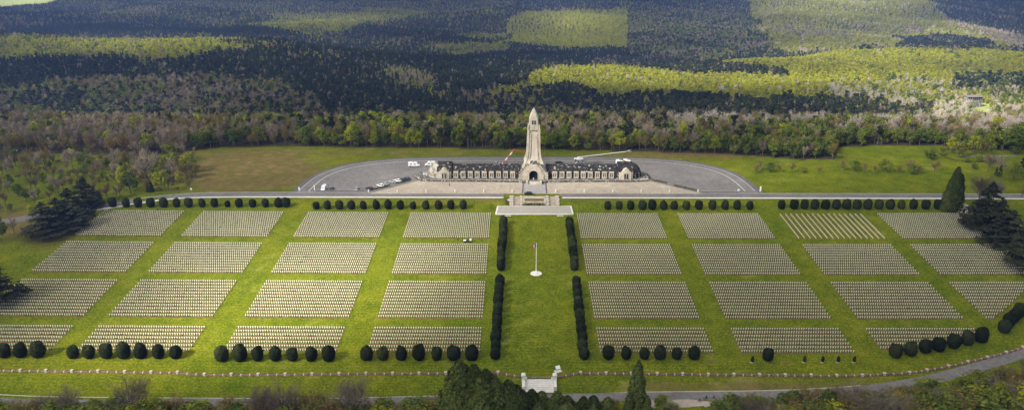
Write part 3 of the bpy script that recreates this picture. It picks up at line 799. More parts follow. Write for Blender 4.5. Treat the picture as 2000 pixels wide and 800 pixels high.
# far stands
pz(far, [(400,64),(500,44),(640,28),(720,16),(890,8),(980,20),(860,26),(760,36),(700,50),(640,66),(540,68)], young=.6, green=.3, bare=.1)
pz(far, [(850,84),(990,76),(1000,104),(900,112)], young=.5, green=.3, bare=.2)
pz(far, [(300,0),(1000,0),(990,16),(720,16),(560,20),(320,8)], young=.2, bare=.4, green=.2, pine=.2)
pz(far, [(640,66),(700,50),(880,34),(1000,24),(990,78),(850,86),(720,80)], pine=.45, spruce=.25, bare=.2, green=.1)
pz(far, [(1002,24),(1110,18),(1225,14),(1226,96),(1100,92),(988,82)], young=.93, green=.06, bare=.01)
pz(far, [(1225,12),(1440,16),(1480,50),(1520,95),(1400,108),(1226,102)], bare=.34, green=.3, pine=.28, young=.08)
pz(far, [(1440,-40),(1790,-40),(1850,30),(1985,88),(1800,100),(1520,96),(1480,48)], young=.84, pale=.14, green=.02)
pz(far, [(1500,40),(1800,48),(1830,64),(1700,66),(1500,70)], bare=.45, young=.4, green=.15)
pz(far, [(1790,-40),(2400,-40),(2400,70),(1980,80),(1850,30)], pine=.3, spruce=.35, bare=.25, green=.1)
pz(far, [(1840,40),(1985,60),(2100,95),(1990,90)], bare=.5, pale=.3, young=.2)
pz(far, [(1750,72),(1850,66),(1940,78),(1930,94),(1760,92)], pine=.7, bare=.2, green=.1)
pz(far, [(520,26),(600,20),(660,24),(620,34),(540,36)], young=.6, green=.2, bare=.2)
pz(far, [(180,22),(300,14),(330,22),(250,30)], young=.3, green=.2, bare=.5)
pz(far, [(880,72),(960,60),(990,64),(980,74)], young=.5, green=.3, bare=.2)
pz(far, [(0,48),(500,50),(600,66),(500,72),(300,60),(0,74)], spruce=.6, pine=.4)
# middle distance
pz(mid, [(-400,78),(130,68),(420,58),(552,74),(480,94),(330,116),(200,108),(-400,122)], young=.86, bare=.07, green=.07)
pz(mid, [(-400,122),(200,108),(330,116),(480,92),(560,74),(760,84),(900,110),(905,215),(-400,215)], spruce=.5, pine=.34, bare=.12, green=.04)
pz(mid, [(-400,172),(90,158),(230,146),(400,142),(540,150),(600,175),(640,215),(-400,215)], bare=.36, green=.2, pine=.27, rust=.12, fresh=.05)
pz(mid, [(420,80),(560,76),(640,92),(740,112),(740,128),(640,112),(520,96)], pine=.35, spruce=.3, young=.2, bare=.15)
pz(mid, [(730,128),(800,130),(900,175),(850,190),(760,165)], young=.25, bare=.3, spruce=.35, green=.1)
pz(mid, [(850,90),(1225,94),(1225,124),(1060,134),(1000,160),(940,176),(850,176)], spruce=.55, pine=.35, bare=.1)
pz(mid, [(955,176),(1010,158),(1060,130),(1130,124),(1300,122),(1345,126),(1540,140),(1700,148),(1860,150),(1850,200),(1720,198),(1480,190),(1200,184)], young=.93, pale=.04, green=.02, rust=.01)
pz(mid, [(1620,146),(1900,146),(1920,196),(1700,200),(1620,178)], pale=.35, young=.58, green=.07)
pz(mid, [(1335,122),(1420,106),(1560,98),(1700,92),(2400,96),(2400,150),(1700,150),(1540,140)], young=.95, green=.03, pale=.02)
pz(mid, [(1225,108),(1345,118),(1540,134),(1542,142),(1400,140),(1225,128)], pine=.75, bare=.25)
pz(mid, [(955,182),(1100,158),(1200,186),(1290,180),(1480,190),(1640,186),(1730,190),(1730,212),(1400,214),(950,214)], pine=.52, bare=.12, young=.36)
pz(mid, [(1850,146),(2400,140),(2400,172),(1880,168)], pine=.5, green=.2, pale=.3)
pz(mid, [(1820,166),(2400,168),(2400,240),(1820,240)], pale=.5, green=.15, fresh=.1, young=.2, rust=.05)
# plateau edge
setmix(near, bare=.30, rust=.20, green=.28, pine=.17, fresh=.05)
pz(near, [(-400,195),(372,195),(420,330),(-400,330)], bare=.56, rust=.25, green=.12, pine=.03, fresh=.04)
pz(near, [(1300,195),(1700,195),(1700,240),(1300,236)], bare=.3, pale=.35, pine=.15, green=.12, rust=.06, fresh=.02)
pz(near, [(1640,195),(2400,195),(2400,330),(1640,330)], bare=.26, pale=.28, rust=.14, green=.22, fresh=.1)
front = near & (BPY[ok] > np.interp(BPX[ok], bx, by)-9)
setmix(front, bare=.14, rust=.16, green=.56, fresh=.08, pine=.06)
pz(front, [(-400,195),(372,195),(372,330),(-400,330)], bare=.5, rust=.25, green=.17, fresh=.08)
rr_ = rng.random(nF); CM = np.cumsum(MIX, 1); KI = (rr_[:, None] > CM).sum(1).clip(0, 7)
# clumping: neighbours often share the kind
sw = (np.sin(FP[:, 0]/37)*np.sin(FP[:, 1]/29)+np.sin(FP[:, 0]/61+FP[:, 1]/53))*.25+.5
ks = rng.random(nF) < .35
KI2 = ((sw[:, None].clip(0, .999)) > CM).sum(1).clip(0, 7); KI[ks] = KI2[ks]
S = rng.uniform(.75, 1.2, nF)*np.where(V_ > 1700, 1.0, .95)
S[~near] *= .84; S[((KI == 0) | (KI == 2) | (KI == 3) | (KI == 7)) & mid] *= 1.22; S[near] *= 1.12; S[KI == 5] *= .92
S[near] *= .95
SC = np.c_[S, S, S*rng.uniform(.85, 1.15, nF)]
# nearest trees of the plateau become things of their own
KCAT = {'bare':('bare_tree','bare grey-brown deciduous tree','bare tree',260), 'pale':('pale_bare_tree','bare pinkish pale deciduous tree','pale bare tree',120), 'rust':('budding_tree','russet budding tree','budding tree',200),
        'green':('leafy_tree','rounded mid green leafy tree','leafy tree',260), 'fresh':('fresh_green_tree','bright yellow-green tree','fresh green tree',70), 'pine':('pine_tree','dark crowned pine','pine tree',150)}
def region(px):
    for a, w in ((200,'in the far left wood'),(370,'left of the dry meadow'),(600,'behind the dry meadow'),(830,'behind the left car park end'),(1040,'behind the left wing'),
                 (1250,'behind the right wing'),(1480,'behind the right car park end'),(1640,'in the jutting right wood corner'),(1860,'behind the right meadow')):
        if px < a: return w
    return 'behind the walled garden'
individual = np.zeros(nF, bool)
pk = {'bare':'bare','pale':'barepale','rust':'rust','green':'green','fresh':'fresh','pine':'pine'}
for k, (nm, lab, cat, mx) in KCAT.items():
    idx = np.nonzero((KI == KN.index(k)) & near & (FPX > -5) & (FPX < 2005))[0]
    idx = idx[np.argsort(V_[idx])][:mx]
    individual[idx] = True
    for i in idx:
        rg = region(FPX[i])
        plant(pk[k], nm, FP[i, 0], FP[i, 1], lab+' '+rg, cat, cat+'s '+rg, s=SC[i, 0], sz=SC[i, 2])
cols_ = {
 'bare': (proto_collection('far_bare', [(g_bare, dict(nl=8, per=34, tw=.10, tl=1.3), ('twig', 'bark')), (g_bare, dict(nl=9, per=34, tw=.10, tl=1.3, H=11, W=8), ('twig', 'bark'))]), 2, 'bare_wood', 'bare grey-brown woodland covering the slopes behind the ossuary'),
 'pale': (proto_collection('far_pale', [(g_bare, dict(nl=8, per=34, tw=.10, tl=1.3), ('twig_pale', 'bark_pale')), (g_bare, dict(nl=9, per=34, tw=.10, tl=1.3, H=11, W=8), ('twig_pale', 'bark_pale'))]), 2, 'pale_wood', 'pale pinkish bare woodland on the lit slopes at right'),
 'rust': (proto_collection('far_rust', [(g_bare, dict(nl=8, per=24, tw=.10, tl=1.2, buds=120), ('rust', 'bark'))]), 1, 'budding_wood', 'russet budding woodland among the bare trees'),
 'green': (proto_collection('far_green', [(g_broad, dict(nclump=11, per=17, size=.95), ('green', 'bark')), (g_broad, dict(nclump=12, per=16, size=.95, W=9), ('green', 'bark'))]), 2, 'green_wood', 'mid green leafy woodland scattered over the hills'),
 'fresh': (proto_collection('far_fresh', [(g_broad, dict(nclump=11, per=17, size=.95), ('fresh', 'bark'))]), 1, 'fresh_wood', 'bright yellow-green trees dotted through the forest'),
 'young': (proto_collection('far_young', [(g_broad, dict(nclump=12, per=17, size=1.1, W=7.6, H=11), ('young', 'bark')), (g_broad, dict(nclump=11, per=18, size=1.1, W=7.2, H=12), ('young', 'bark'))]), 2, 'beech_wood', 'young yellow-green beech stands on the far slopes'),
 'spruce': (proto_collection('far_spruce', [(g_spruce, dict(n=150, size=1.0), ('conifer', 'bark')), (g_spruce, dict(n=150, size=1.0, H=16, W=6.5), ('conifer', 'bark'))]), 2, 'spruce_wood', 'dark pointed spruce woodland on the left and central slopes'),
 'pine': (proto_collection('far_pine', [(g_pine, dict(n=165, size=1.0), ('pine', 'bark')), (g_pine, dict(n=165, size=1.0, H=14, W=7), ('pine', 'bark'))]), 2, 'pine_wood', 'dark pine woodland in bands across the valley'),
}
for k, (col, nv, nm, lab) in cols_.items():
    idx = np.nonzero((KI == KN.index(k)) & ~individual)[0]
    gn_forest(nm, np.c_[FP[idx], FZ[idx]], rng.uniform(0, 6.28, len(idx)), SC[idx], col, lab, 'woodland', nv)
print('forest', nF, 'individual', individual.sum())

# ------------------------------------------------------------------ clipped yews
def yews(lst, rowname, s0=1.0, name='clipped_yew', small=()):
    n = len(lst)
    for i, (px, py) in enumerate(lst):
        x, y = gp(px, py-2.0)
        s = s0*random.uniform(.90, 1.08)
        if i in small: s *= .68
        lab = f"dark clipped yew, {ordinal(i+1)} from the left {rowname}"
        plant('yew', name, x, y+1.6, lab, 'clipped yew', 'yews '+rowname, s=s*random.uniform(.92, 1.06), sz=s*random.uniform(.95, 1.08))
TL = [(x, 408) for x in (218.4,244,268,292.6,318,343.4,367,393,417.4,443,465.6,492,517.6,543,557.6)]
yews(TL, 'in the row above the two far left blocks', .98, small=(9,))
yews([(x, 412) for x in (616.8,638.4,662,685.6,709,734,757.6,781.4,806.4,831.2,856,880.6,904.4)], 'in the row left of the platform', .92)
yews([(x, 413) for x in (1187.2,1209.6,1232,1255,1274.4,1296.6,1317,1341,1365.6,1391.6,1417,1440,1465.4)], 'in the row right of the platform', .95)
yews([(x, 412) for x in (1527.4,1552.4,1572.4,1592.4,1613,1634.4,1655,1675,1696.4,1718,1740,1762,1785.4,1809.4,1833)], 'in the row above the slanting steles', 1.02)
yews([(5.4,702),(37.4,702),(71,702)], 'in the short lower row at the far left', 1.12)
yews([(x, 704) for x in (139.5,171,205.5,239.4,272.7,306.9,340.7)], 'in the lower row casting long shadows', 1.1)
yews([(x, 709) for x in (430.8,467,502,537,570,606.5,640.8)], 'below the third left front block', 1.12)
yews([(x, 707.5) for x in (715.3,747,783.2,817.7,852,886,920.7)], 'below the central left front block', 1.1)
yews([(x, 706) for x in (1188.5,1223.6,1260,1289.6,1323,1356.5)], 'below the central right front block', .98)
yews([(1501.4, 709)], 'among the slim young saplings', 1.0)
yews([(1751.4,702.5),(1780.6,699),(1809.6,693),(1835.6,690),(1864.8,684),(1892,678),(1918.8,673)], 'along the curve below the third right block', 1.08)
yews([(1964.3,653.7),(1973,642),(1984,632),(1994.5,621)], 'climbing the right frame edge', 1.05)
def line_yews(a, b_, n, rowname):
    A = gp(*a); B = gp(*b_)
    for i in range(n):
        t = i/(n-1); x = A[0]*(1-t)+B[0]*t; y = A[1]*(1-t)+B[1]*t
        s = random.uniform(.9, 1.04)
        plant('yew', 'clipped_yew', x+random.gauss(0, .12), y+1.2, f"dark clipped yew, {ordinal(i+1)} from the far end of {rowname}", 'clipped yew', 'yews of '+rowname, s=s*.98, sz=s*random.uniform(.93, 1.05))
line_yews((984,441), (977.5,529), 11, 'the upper left avenue line')
line_yews((975.5,560), (967,703), 11, 'the lower left avenue line')
line_yews((1112.5,442), (1122,529), 11, 'the upper right avenue line')
line_yews((1125.5,560), (1141,703), 11, 'the lower right avenue line')
for i, x in enumerate((1469.3,1571,1606.4,1637,1668.2)):
    X, Y = gp(x, 706)
    plant('yew', 'young_yew', X, Y, f"slim young yew sapling, {ordinal(i+1)} from the left on the lower grass", 'yew sapling', 'young saplings', s=.27, sz=.48)
    d = MB(); d.add([(X+(.8+.2*sin(k*2.1))*cos(2*pi*k/9)-.3, Y-.4+.6*sin(2*pi*k/9), zt(X, Y)+.05) for k in range(9)], [tuple(range(9))]); tag(d.build('soil', M['gravel']), kind='structure')
for x, y in ((1388,706),(1535,708)):
    X, Y = gp(x, y); d = MB(); d.add([(X+(2.0+.5*sin(k*2.1))*cos(2*pi*k/11), Y+(.9+.2*cos(k*3))*sin(2*pi*k/11), zt(X, Y)+.06) for k in range(11)], [tuple(range(11))]); tag(d.build('soil', M['soil']), kind='structure')

# ------------------------------------------------------------------ perimeter wall, gate
def wall(pts, label, pillars_at):
    W = [gp(x, y+1.5) for x, y in pts]
    root = empty('perimeter_wall', (W[0][0], W[0][1], zt(*W[0])))
    root.location = (0, 0, 0)
    o = strip('coping', W, .75, 0.0, M['brick'], None, h=.55); o.parent = root; o.name = 'wall_body'
    for i, (x, y) in enumerate(W):
        if not pillars_at[i]: continue
        z = zt(x, y); mb = MB(); mb.box(x-.42, x+.42, y-.42, y+.42, z-.3, z+.85); mb.box(x-.52, x+.52, y-.52, y+.52, z+.85, z+1.0)
        mb.build('pillar', M['stele'], root)
    for (a, b_), pa in zip(zip(W[:-1], W[1:]), pillars_at):
        for t in (.36, .69):
            x = a[0]*(1-t)+b_[0]*t; y = a[1]*(1-t)+b_[1]*t; z = zt(x, y)
            MB().box(x-.2, x+.2, y-.40, y+.40, z, z+.60).build('cap_block', M['stele'], root)
    return tag(root, label, 'wall')
lw = [(-60,722.5),(-10,722.5),(40.3,723),(90.4,723.5),(140.8,724.5),(191.9,724.5),(244,725.5),(295.5,726.5),(347,727),(399.6,731),(452,731),(504.3,731),(557.2,730.7),(609.5,730),(662.4,729.5),(714.5,729),(767,729),(818.5,728.7),(870.4,728),(921,727.5),(972.7,727),(1019,736)]
wall(lw, 'low brown stone wall with white pillars left of the gate', [1]*(len(lw)-1)+[0])
rw = [(1089,736),(1134,727.5),(1183.6,728.5),(1233,729),(1283,729.5),(1333,730),(1383,731),(1433,731),(1483.4,731.5),(1533.5,732),(1584,732.5),(1634,733),(1684,732.5),(1727,730),(1776,727.5),(1810,722.5),(1852,714.5),(1890,706),(1928,697.5),(1964.6,688),(1997,678),(2040,664)]
wall(rw, 'low brown stone wall with white pillars curving up right of the gate', [0]+[1]*(len(rw)-1))
gxl, gyl = gp(1021.5, 757); gxr, gyr = gp(1085.5, 757)
gz = zt(gxl, gyl+4)
gate = empty('gate_steps', (0, 0, 0)); tag(gate, 'pale stone entrance steps between two tall white gate pillars', 'entrance steps')
gyt = gp(1053, 736)[1]; gyb = gp(1053, 766)[1]
for x, nm in ((gxl+.2, 'gate_pillar'), (gxr-.2, 'gate_pillar')):
    mb = MB(); mb.box(x-.55, x+.55, gyb+1.0, gyt-1.6, gz-4.5, gz+.9)
    mb.box(x-.7, x+.7, gyt-2.6, gyt-1.0, gz-1, gz+2.3)
    mb.prism([(x-.85, gz+2.3), (x+.85, gz+2.3), (x+.5, gz+2.75), (x-.5, gz+2.75)], 'y', gyt-2.8, gyt-.8)
    mb.build(nm, M['cross'], gate)
mb = MB(); nst = 16
for i in range(nst):
    y0 = gyb+(gyt-gyb)*i/nst; y1 = gyb+(gyt-gyb)*(i+1)/nst
    zz = max(zt(gxl+2, y0), zt(gxl+2, y1))+.14+.05*(i % 2)
    mb.box(gxl+.8, gxr-.8, y0, y1, zz-2, zz)
mb.build('steps', M['kerb'], gate)
gyl = gyt-5.5
mb = MB(); mb.box(gxl+1.6, gxr-1.6, gyl+4.3, gyl+4.6, gz, gz+.9)
for i in range(9):
    xx = gxl+1.8+(gxr-gxl-3.6)*i/8; mb.box(xx-.12, xx+.12, gyl+4.2, gyl+4.7, gz, gz+1.15)
mb.build('railing', M['brick'], gate)
sx, sy = gp(1090, 723)
sg = empty('information_lectern', (sx, sy, zt(sx, sy)), .4); tag(sg, 'white information panel on a pale slab beside the gate', 'information panel')
MB().box(-1.6, 1.2, -1.3, .5, 0, .12).build('slab', M['kerb'], sg)
mb = MB(); mb.prism([(-.3, .9), (.75, 1.8), (.85, 1.7), (-.2, .8)], 'x', -.9, .9); mb.build('panel', M['white'], sg)
mb = MB(); mb.box(-.6, -.45, .2, .35, .1, 1.25); mb.box(.45, .6, .2, .35, .1, 1.25); mb.build('leg', M['grey'], sg)

# ------------------------------------------------------------------ flagpole
fx, fy = gp(1047, 534)
fl = empty('flagpole', (fx, fy, zt(fx, fy))); tag(fl, 'tall white flagpole with a small tricolour on a round white base in the central lawn', 'flagpole')
mb = MB(); mb.tube((0,0,0), (0,0,.25), 2.7, 2.7, 40); mb.tube((0,0,.25), (0,0,.5), 1.0, .9, 24); mb.build('base', M['cross'], fl)
hp = height_for(fx, fy, zt(fx, fy), 475)
mb = MB(); mb.tube((0,0,.4), (0,0,hp), .20, .12, 12); mb.tube((0,0,hp), (0,0,hp+.25), .22, .05, 10); mb.build('pole', M['white'], fl)
flag = empty('flag', (0, 0, 0)); put(flag, fl)
for k, mt in enumerate(('blue', 'white', 'red')):
    vs = []; fs = []
    for i in range(5):
        u_ = (k+i/4)*.62
        for j in range(4):
            vs.append((-.15-u_, .25*sin(u_*3.2), hp-.3-j*.55-u_*.28)) 
    for i in range(4):
        for j in range(3): fs.append((i*4+j, i*4+j+1, (i+1)*4+j+1, (i+1)*4+j))
    q = MB(); q.add(vs, fs); bb = q.build(('blue_band', 'white_band', 'red_band')[k], M[mt], flag)
    sd = bb.modifiers.new('thick', 'SOLIDIFY'); sd.thickness = .03

# ------------------------------------------------------------------ platform, stairs, flowerbed
pl = [gp(*q) for q in [(967,419),(971,402.5),(1116,402.5),(1120.5,419)]]
zpl = .45
o = MB(); o.prism(pl, 'z', -1.0, zpl); o = o.build('platform', M['kerb']); tag(o, 'broad pale paved platform at the foot of the stairs', 'platform')
ins = [(pl[0][0]+.8, pl[0][1]+.8), (pl[1][0]+.8, pl[1][1]-.6), (pl[2][0]-.8, pl[2][1]-.6), (pl[3][0]-.8, pl[3][1]+.8)]
q = MB(); q.add([(x, y, zpl+.01) for x, y in ins], [(0,1,2,3)]); q = q.build('paving', M['plaza']); q.parent = o
Yt = gp(1043, 386.0)[1]; Yb = pl[1][1]
def pxx(px, y): 
    return gp(px, 395)[0]
stx = [pxx(v, 0) for v in (995, 1003, 1015, 1020.5, 1066, 1071.5, 1084, 1092)]
zb0 = -.2
for (a, b_, lab) in ((stx[1], stx[2], 'left flight of pale stone stairs between pedestals below the road'), (stx[5], stx[6], 'right flight of pale stone stairs between pedestals below the road')):
    st_ = empty('stairs', (0, 0, 0)); tag(st_, lab, 'stairs', 'flights of stairs to the platform')
    mb = MB(); n = 12
    for i in range(n):
        mb.box(a, b_, Yb+(Yt-Yb)*i/n, Yt, zb0 if i == 0 else zpl+(ZP-zpl)*i/n, zpl+(ZP-zpl)*(i+1)/n)
    mb.build('steps', M['gravel'], st_)
for i, (a, b_) in enumerate(((stx[0], stx[1]), (stx[2], stx[3]), (stx[4], stx[5]), (stx[6], stx[7]))):
    pdl = empty('pedestal_wall', (0, 0, 0)); tag(pdl, f"stepped white stone side wall of the stairs, {ordinal(i+1)} from the left", 'stair wall', 'stair side walls')
    mb = MB()
    for k in range(4):
        y0 = Yb+(Yt-Yb)*k/4; mb.box(a+.15, b_-.15, y0, y0+(Yt-Yb)/4-.02, zb0, zpl+.55+(ZP-zpl)*(k+1)/4)
    mb.build('wall_body', M['stone'], pdl)
    mb = MB()
    for k in range(4):
        y0 = Yb+(Yt-Yb)*k/4; z = zpl+.55+(ZP-zpl)*(k+1)/4; mb.box(a, b_, y0-.1, y0+(Yt-Yb)/8, z, z+.4)
    mb.build('cap_block', M['stele'], pdl)
mb = MB(); mb.box(stx[3]+.1, stx[4]-.1, Yb+2.2, Yt, zb0, ZP+.2); fbw = mb.build('flowerbed_wall', M['stone']); tag(fbw, 'pale retaining wall between the two stair flights', 'retaining wall')
q = MB(); q.box(stx[3]+1.2, stx[4]-1.2, Yb+2.9, Yt-4.6, ZP+.2, ZP+.3); q = q.build('soil', M['soil'], fbw)
for i in range(7):
    x = stx[3]+2+(stx[4]-stx[3]-4)*i/6
    k = 'hedgebush' if i in (1, 2, 5) else 'shrub'
    b_ = plant(k, 'flower_shrub', x, Yb+1.4, f"low shrub, {ordinal(i+1)} from the left in the bed between the stairs", 'shrub', 'shrubs between the stairs', s=.42, sz=.5); b_.location.z = .35
for i, (x, y) in enumerate(((992,422.5),(1094,422.5))):
    X, Y = gp(x, y); bb = empty('stone_bench', (X, Y, zt(X, Y))); tag(bb, ('white stone bench below the left end of the platform', 'white stone bench below the right end of the platform')[i], 'bench', 'stone benches')
    MB().box(-1.7, 1.7, -.35, .35, .42, .58).build('seat', M['cross'], bb)
    for s in (-1, 1): MB().box(s*1.2-.2, s*1.2+.2, -.25, .25, -.1, .42).build('leg', M['cross'], bb)

# ------------------------------------------------------------------ bollard pillars
def pillar(px, py, lab, h=1.7):
    X, Y = gp(px, py); r = empty('stone_bollard', (X, Y, ZP)); tag(r, lab, 'stone bollard', 'white stone bollards along the forecourt')
    MB().prism([(-.34, 0), (.34, 0), (.27, h), (-.27, h)], 'y', -.3, .3).build('shaft', M['cross'], r)
    MB().tube((0,0,h), (0,0,h+.25), .36, .15, 10).build('cap', M['cross'], r)
for i, px in enumerate((720,776,832.5,888.5,944.5,1000)): pillar(px, 375.5, f"short white stone bollard, {ordinal(i+1)} from the left before the left forecourt")
for i, px in enumerate((1085.5,1141,1196.5,1252,1307.5,1363)): pillar(px, 375.5, f"short white stone bollard, {ordinal(i+1)} from the centre before the right forecourt")
def lowwall(a, b_, lab, pyh=374):
    A = gp(a, pyh); B = gp(b_, pyh)
    r = empty('low_rail', ((A[0]+B[0])/2, A[1], ZP)); tag(r, lab, 'low wall'); w = (B[0]-A[0])/2
    MB().box(-w, w, -.3, .3, 0, .75).build('wall_body', M['asphalt_dark'], r); MB().box(-w, w, -.34, .34, .75, .85).build('coping', M['paving'], r)
lowwall(617, 708, 'long dark low wall before the left car park'); lowwall(1369, 1441, 'long dark low wall before the right car park', 376)
def signpost(px, py, lab, w=.9, h=2.4, sh=.9):
    X, Y = gp(px, py); r = empty('sign_post', (X, Y, zt(X, Y))); tag(r, lab, 'sign')
    MB().tube((0,0,-.2), (0,0,h), .07, .07, 8).build('post', M['grey'], r); MB().box(-w/2, w/2, -.1, -.06, h-sh, h).build('sign_board', M['white'], r)
signpost(1442, 376, 'white sign at the right end of the low wall', 1.3, 2.2, 1.0); signpost(1484.5, 376, 'tall white sign where the right loop road leaves', .9, 4.0, 3.2)
signpost(584.5, 372, 'white sign on the grass left of the loop road', .9, 2.2, 1.8); signpost(614.5, 373, 'slim white sign at the left end of the low wall', .5, 3.8, 3.2)
signpost(196, 392, 'small white sign by the road beside the cedars', 1.6, 2.3, 1.3); signpost(374, 375, 'white sign above the road bend left', 1.2, 2.6, 1.2)

# low hedges beside the forecourt
def hedge(pts, lab):
    r = empty('low_hedge', (0, 0, 0)); tag(r, lab, 'hedge'); V, Fs, off = [], [], 0
    for (a, b_) in zip(pts[:-1], pts[1:]):
        A = np.array(gp(*a)); B = np.array(gp(*b_)); n = max(2, int(np.linalg.norm(B-A)/1.1))
        for i in range(n):
            c = A+(B-A)*i/n; s = rng.uniform(.7, 1.2)
            p, d = ell(46, rng, (1.0*s, .9*s, .62*s), .6); v, f = cards(p+np.array([c[0], c[1], zt(*c)+.55]), .26, d+np.array([0,0,.3]), .4); V.append(v); Fs.append(f+off); off += len(v)
    o = mesh_obj('foliage', np.concatenate(V), np.concatenate(Fs), M['hedge']); o.parent = r
hedge([(725,371.5),(763,363)], 'low clipped hedge beside the lower parked cars at left'); hedge([(777,358.5),(803,352)], 'low clipped hedge beside the upper parked cars at left')
hedge([(813,349),(819,341)], 'short round hedge by the left end of the ossuary'); hedge([(1274,352),(1304,358.5)], 'low hedge right of the ossuary terrace')
hedge([(1318,363),(1362,373)], 'low hedge running down to the right forecourt corner'); hedge([(1263,342),(1271,350)], 'short hedge by the right end of the ossuary')

# ------------------------------------------------------------------ the ossuary
BY = gp(1041, 348.2, 1.3)[1]          # front line of the wings
S_ = 3.10                        # image px per metre here, for reading widths off the photograph
AX = gp(1041.5, 349)[0]
def bxm(px): return AX+(px-1041.5)/S_
oss = empty('ossuary', (AX, BY+7, ZP)); tag(oss, 'long pale stone ossuary with dark vaulted wings and a tall shell-shaped central tower', 'monument')
def opart(mb, name, mat, parent=oss, smooth=False, bevel=0):
    mb.v = [(x-AX, y-BY-7, z-ZP) for x, y, z in mb.v]
    return mb.build(name, mat, parent, smooth, bevel=bevel)
zT = ZP+1.3                      # terrace level
yf = BY                          # wing face
# terrace
tp = [(bxm(812), yf+4), (bxm(824), yf-2.2), (bxm(850), yf-3.4), (bxm(960), yf-3.6), (bxm(1012), yf-4.6), (bxm(1022), yf-6), (bxm(1061), yf-6), (bxm(1071), yf-4.6), (bxm(1123), yf-3.6), (bxm(1232), yf-3.4), (bxm(1258), yf-2.2), (bxm(1264), yf+4), (bxm(1262), yf+14), (bxm(816), yf+14)]
mb = MB(); mb.prism(tp, 'z', ZP-.5, zT); opart(mb, 'terrace', M['lichen'])
def poly_strip(pts, w, z0, z1):
    mb = MB()
    for (a, b_) in zip(pts[:-1], pts[1:]):
        d = Vector((b_[0]-a[0], b_[1]-a[1])).normalized(); n = Vector((-d.y, d.x))*w/2
        mb.prism([(a[0]+n.x, a[1]+n.y), (b_[0]+n.x, b_[1]+n.y), (b_[0]-n.x, b_[1]-n.y), (a[0]-n.x, a[1]-n.y)], 'z', z0, z1)
    return mb
opart(poly_strip(tp[0:6], .4, zT+.004, zT+.2), 'parapet', M['stone_worn']); opart(poly_strip(tp[6:12], .4, zT+.004, zT+.2), 'parapet', M['stone_worn'])
# centre steps
mb = MB()
for i in range(8): mb.box(bxm(1031), bxm(1053), yf-9.2+i*.42, yf-5.9, ZP-.2, ZP+.14+(zT-ZP-.1)*(i+1)/8)
opart(mb, 'steps', M['stone'])
for px in (1029, 1055): opart(MB().box(bxm(px)-.6, bxm(px)+.6, yf-9.3, yf-5.7, ZP-.2, zT+.6), 'stair_wall', M['stone'])
Rv, Hs = 6.6, 1.6               # vault
def vault_rings(x0, x1, n=18, k=1.0, yc=None):
    yc = yf+Rv if yc is None else yc
    return [[(x, yc-Rv*k*cos(pi*i/n), zT+Hs+(Rv*.86*k)*sin(pi*i/n)) for i in range(n+1)]+[(x, yc+Rv*k, zT), (x, yc-Rv*k, zT)] for x in (x0, x1)]
for a, b_ in ((883, 1017), (1066, 1206)):
    mb = MB()
    xs = np.linspace(bxm(a), bxm(b_), 10)
    mb.loft([vault_rings(x, x+.01)[0] for x in xs]); w_ = opart(mb, 'wing', M['slate'])
    # thin ribs over the vault
    for j in range(1, 10):
        x = bxm(a)+(bxm(b_)-bxm(a))*j/10.0
        mb = MB(); mb.loft([[(x+dx, yf+Rv-(Rv*1.012)*cos(pi*i/18), zT+Hs+(Rv*.86*1.012)*sin(pi*i/18)) for i in range(19)] for dx in (-.14, .14)], cap=False); opart(mb, 'rib', M['slate'], w_)
    opart(MB().box(bxm(a), bxm(b_), yf-.5, yf-.02, zT-.2, zT+.3), 'plinth', M['lichen'], w_)
# window bays
bays = [892.2,906.3,920,933.4,946.9,960.6,974.4,987.8,1001.6]+[1082.5,1096.3,1110,1123.8,1137.2,1150.6,1164.4,1177.8,1191.3]
for px in bays:
    x = bxm(px)
    mb = MB(); w = 1.48
    mb.box(x-w, x-w+.62, yf-.55, yf+1.4, zT+.2, zT+3.9); mb.box(x+w-.62, x+w, yf-.55, yf+1.4, zT+.2, zT+3.9); mb.box(x-.22, x+.22, yf-.45, yf+1.4, zT+.2, zT+3.9)
    mb.box(x-w, x+w, yf-.7, yf+1.6, zT+3.9, zT+4.35); mb.box(x-w+.62, x+w-.62, yf-.5, yf+1.2, zT+.2, zT+1.0); mb.box(x-w+.62, x+w-.62, yf-.5, yf+1.2, zT+3.4, zT+3.9)
    by_ = opart(mb, 'window_bay', M['stone'])
    for s in (-1, 1): opart(MB().box(x+s*.61-.36, x+s*.61+.36, yf-.1, yf+.0, zT+1.0, zT+3.4), 'pane', M['pane'], by_)
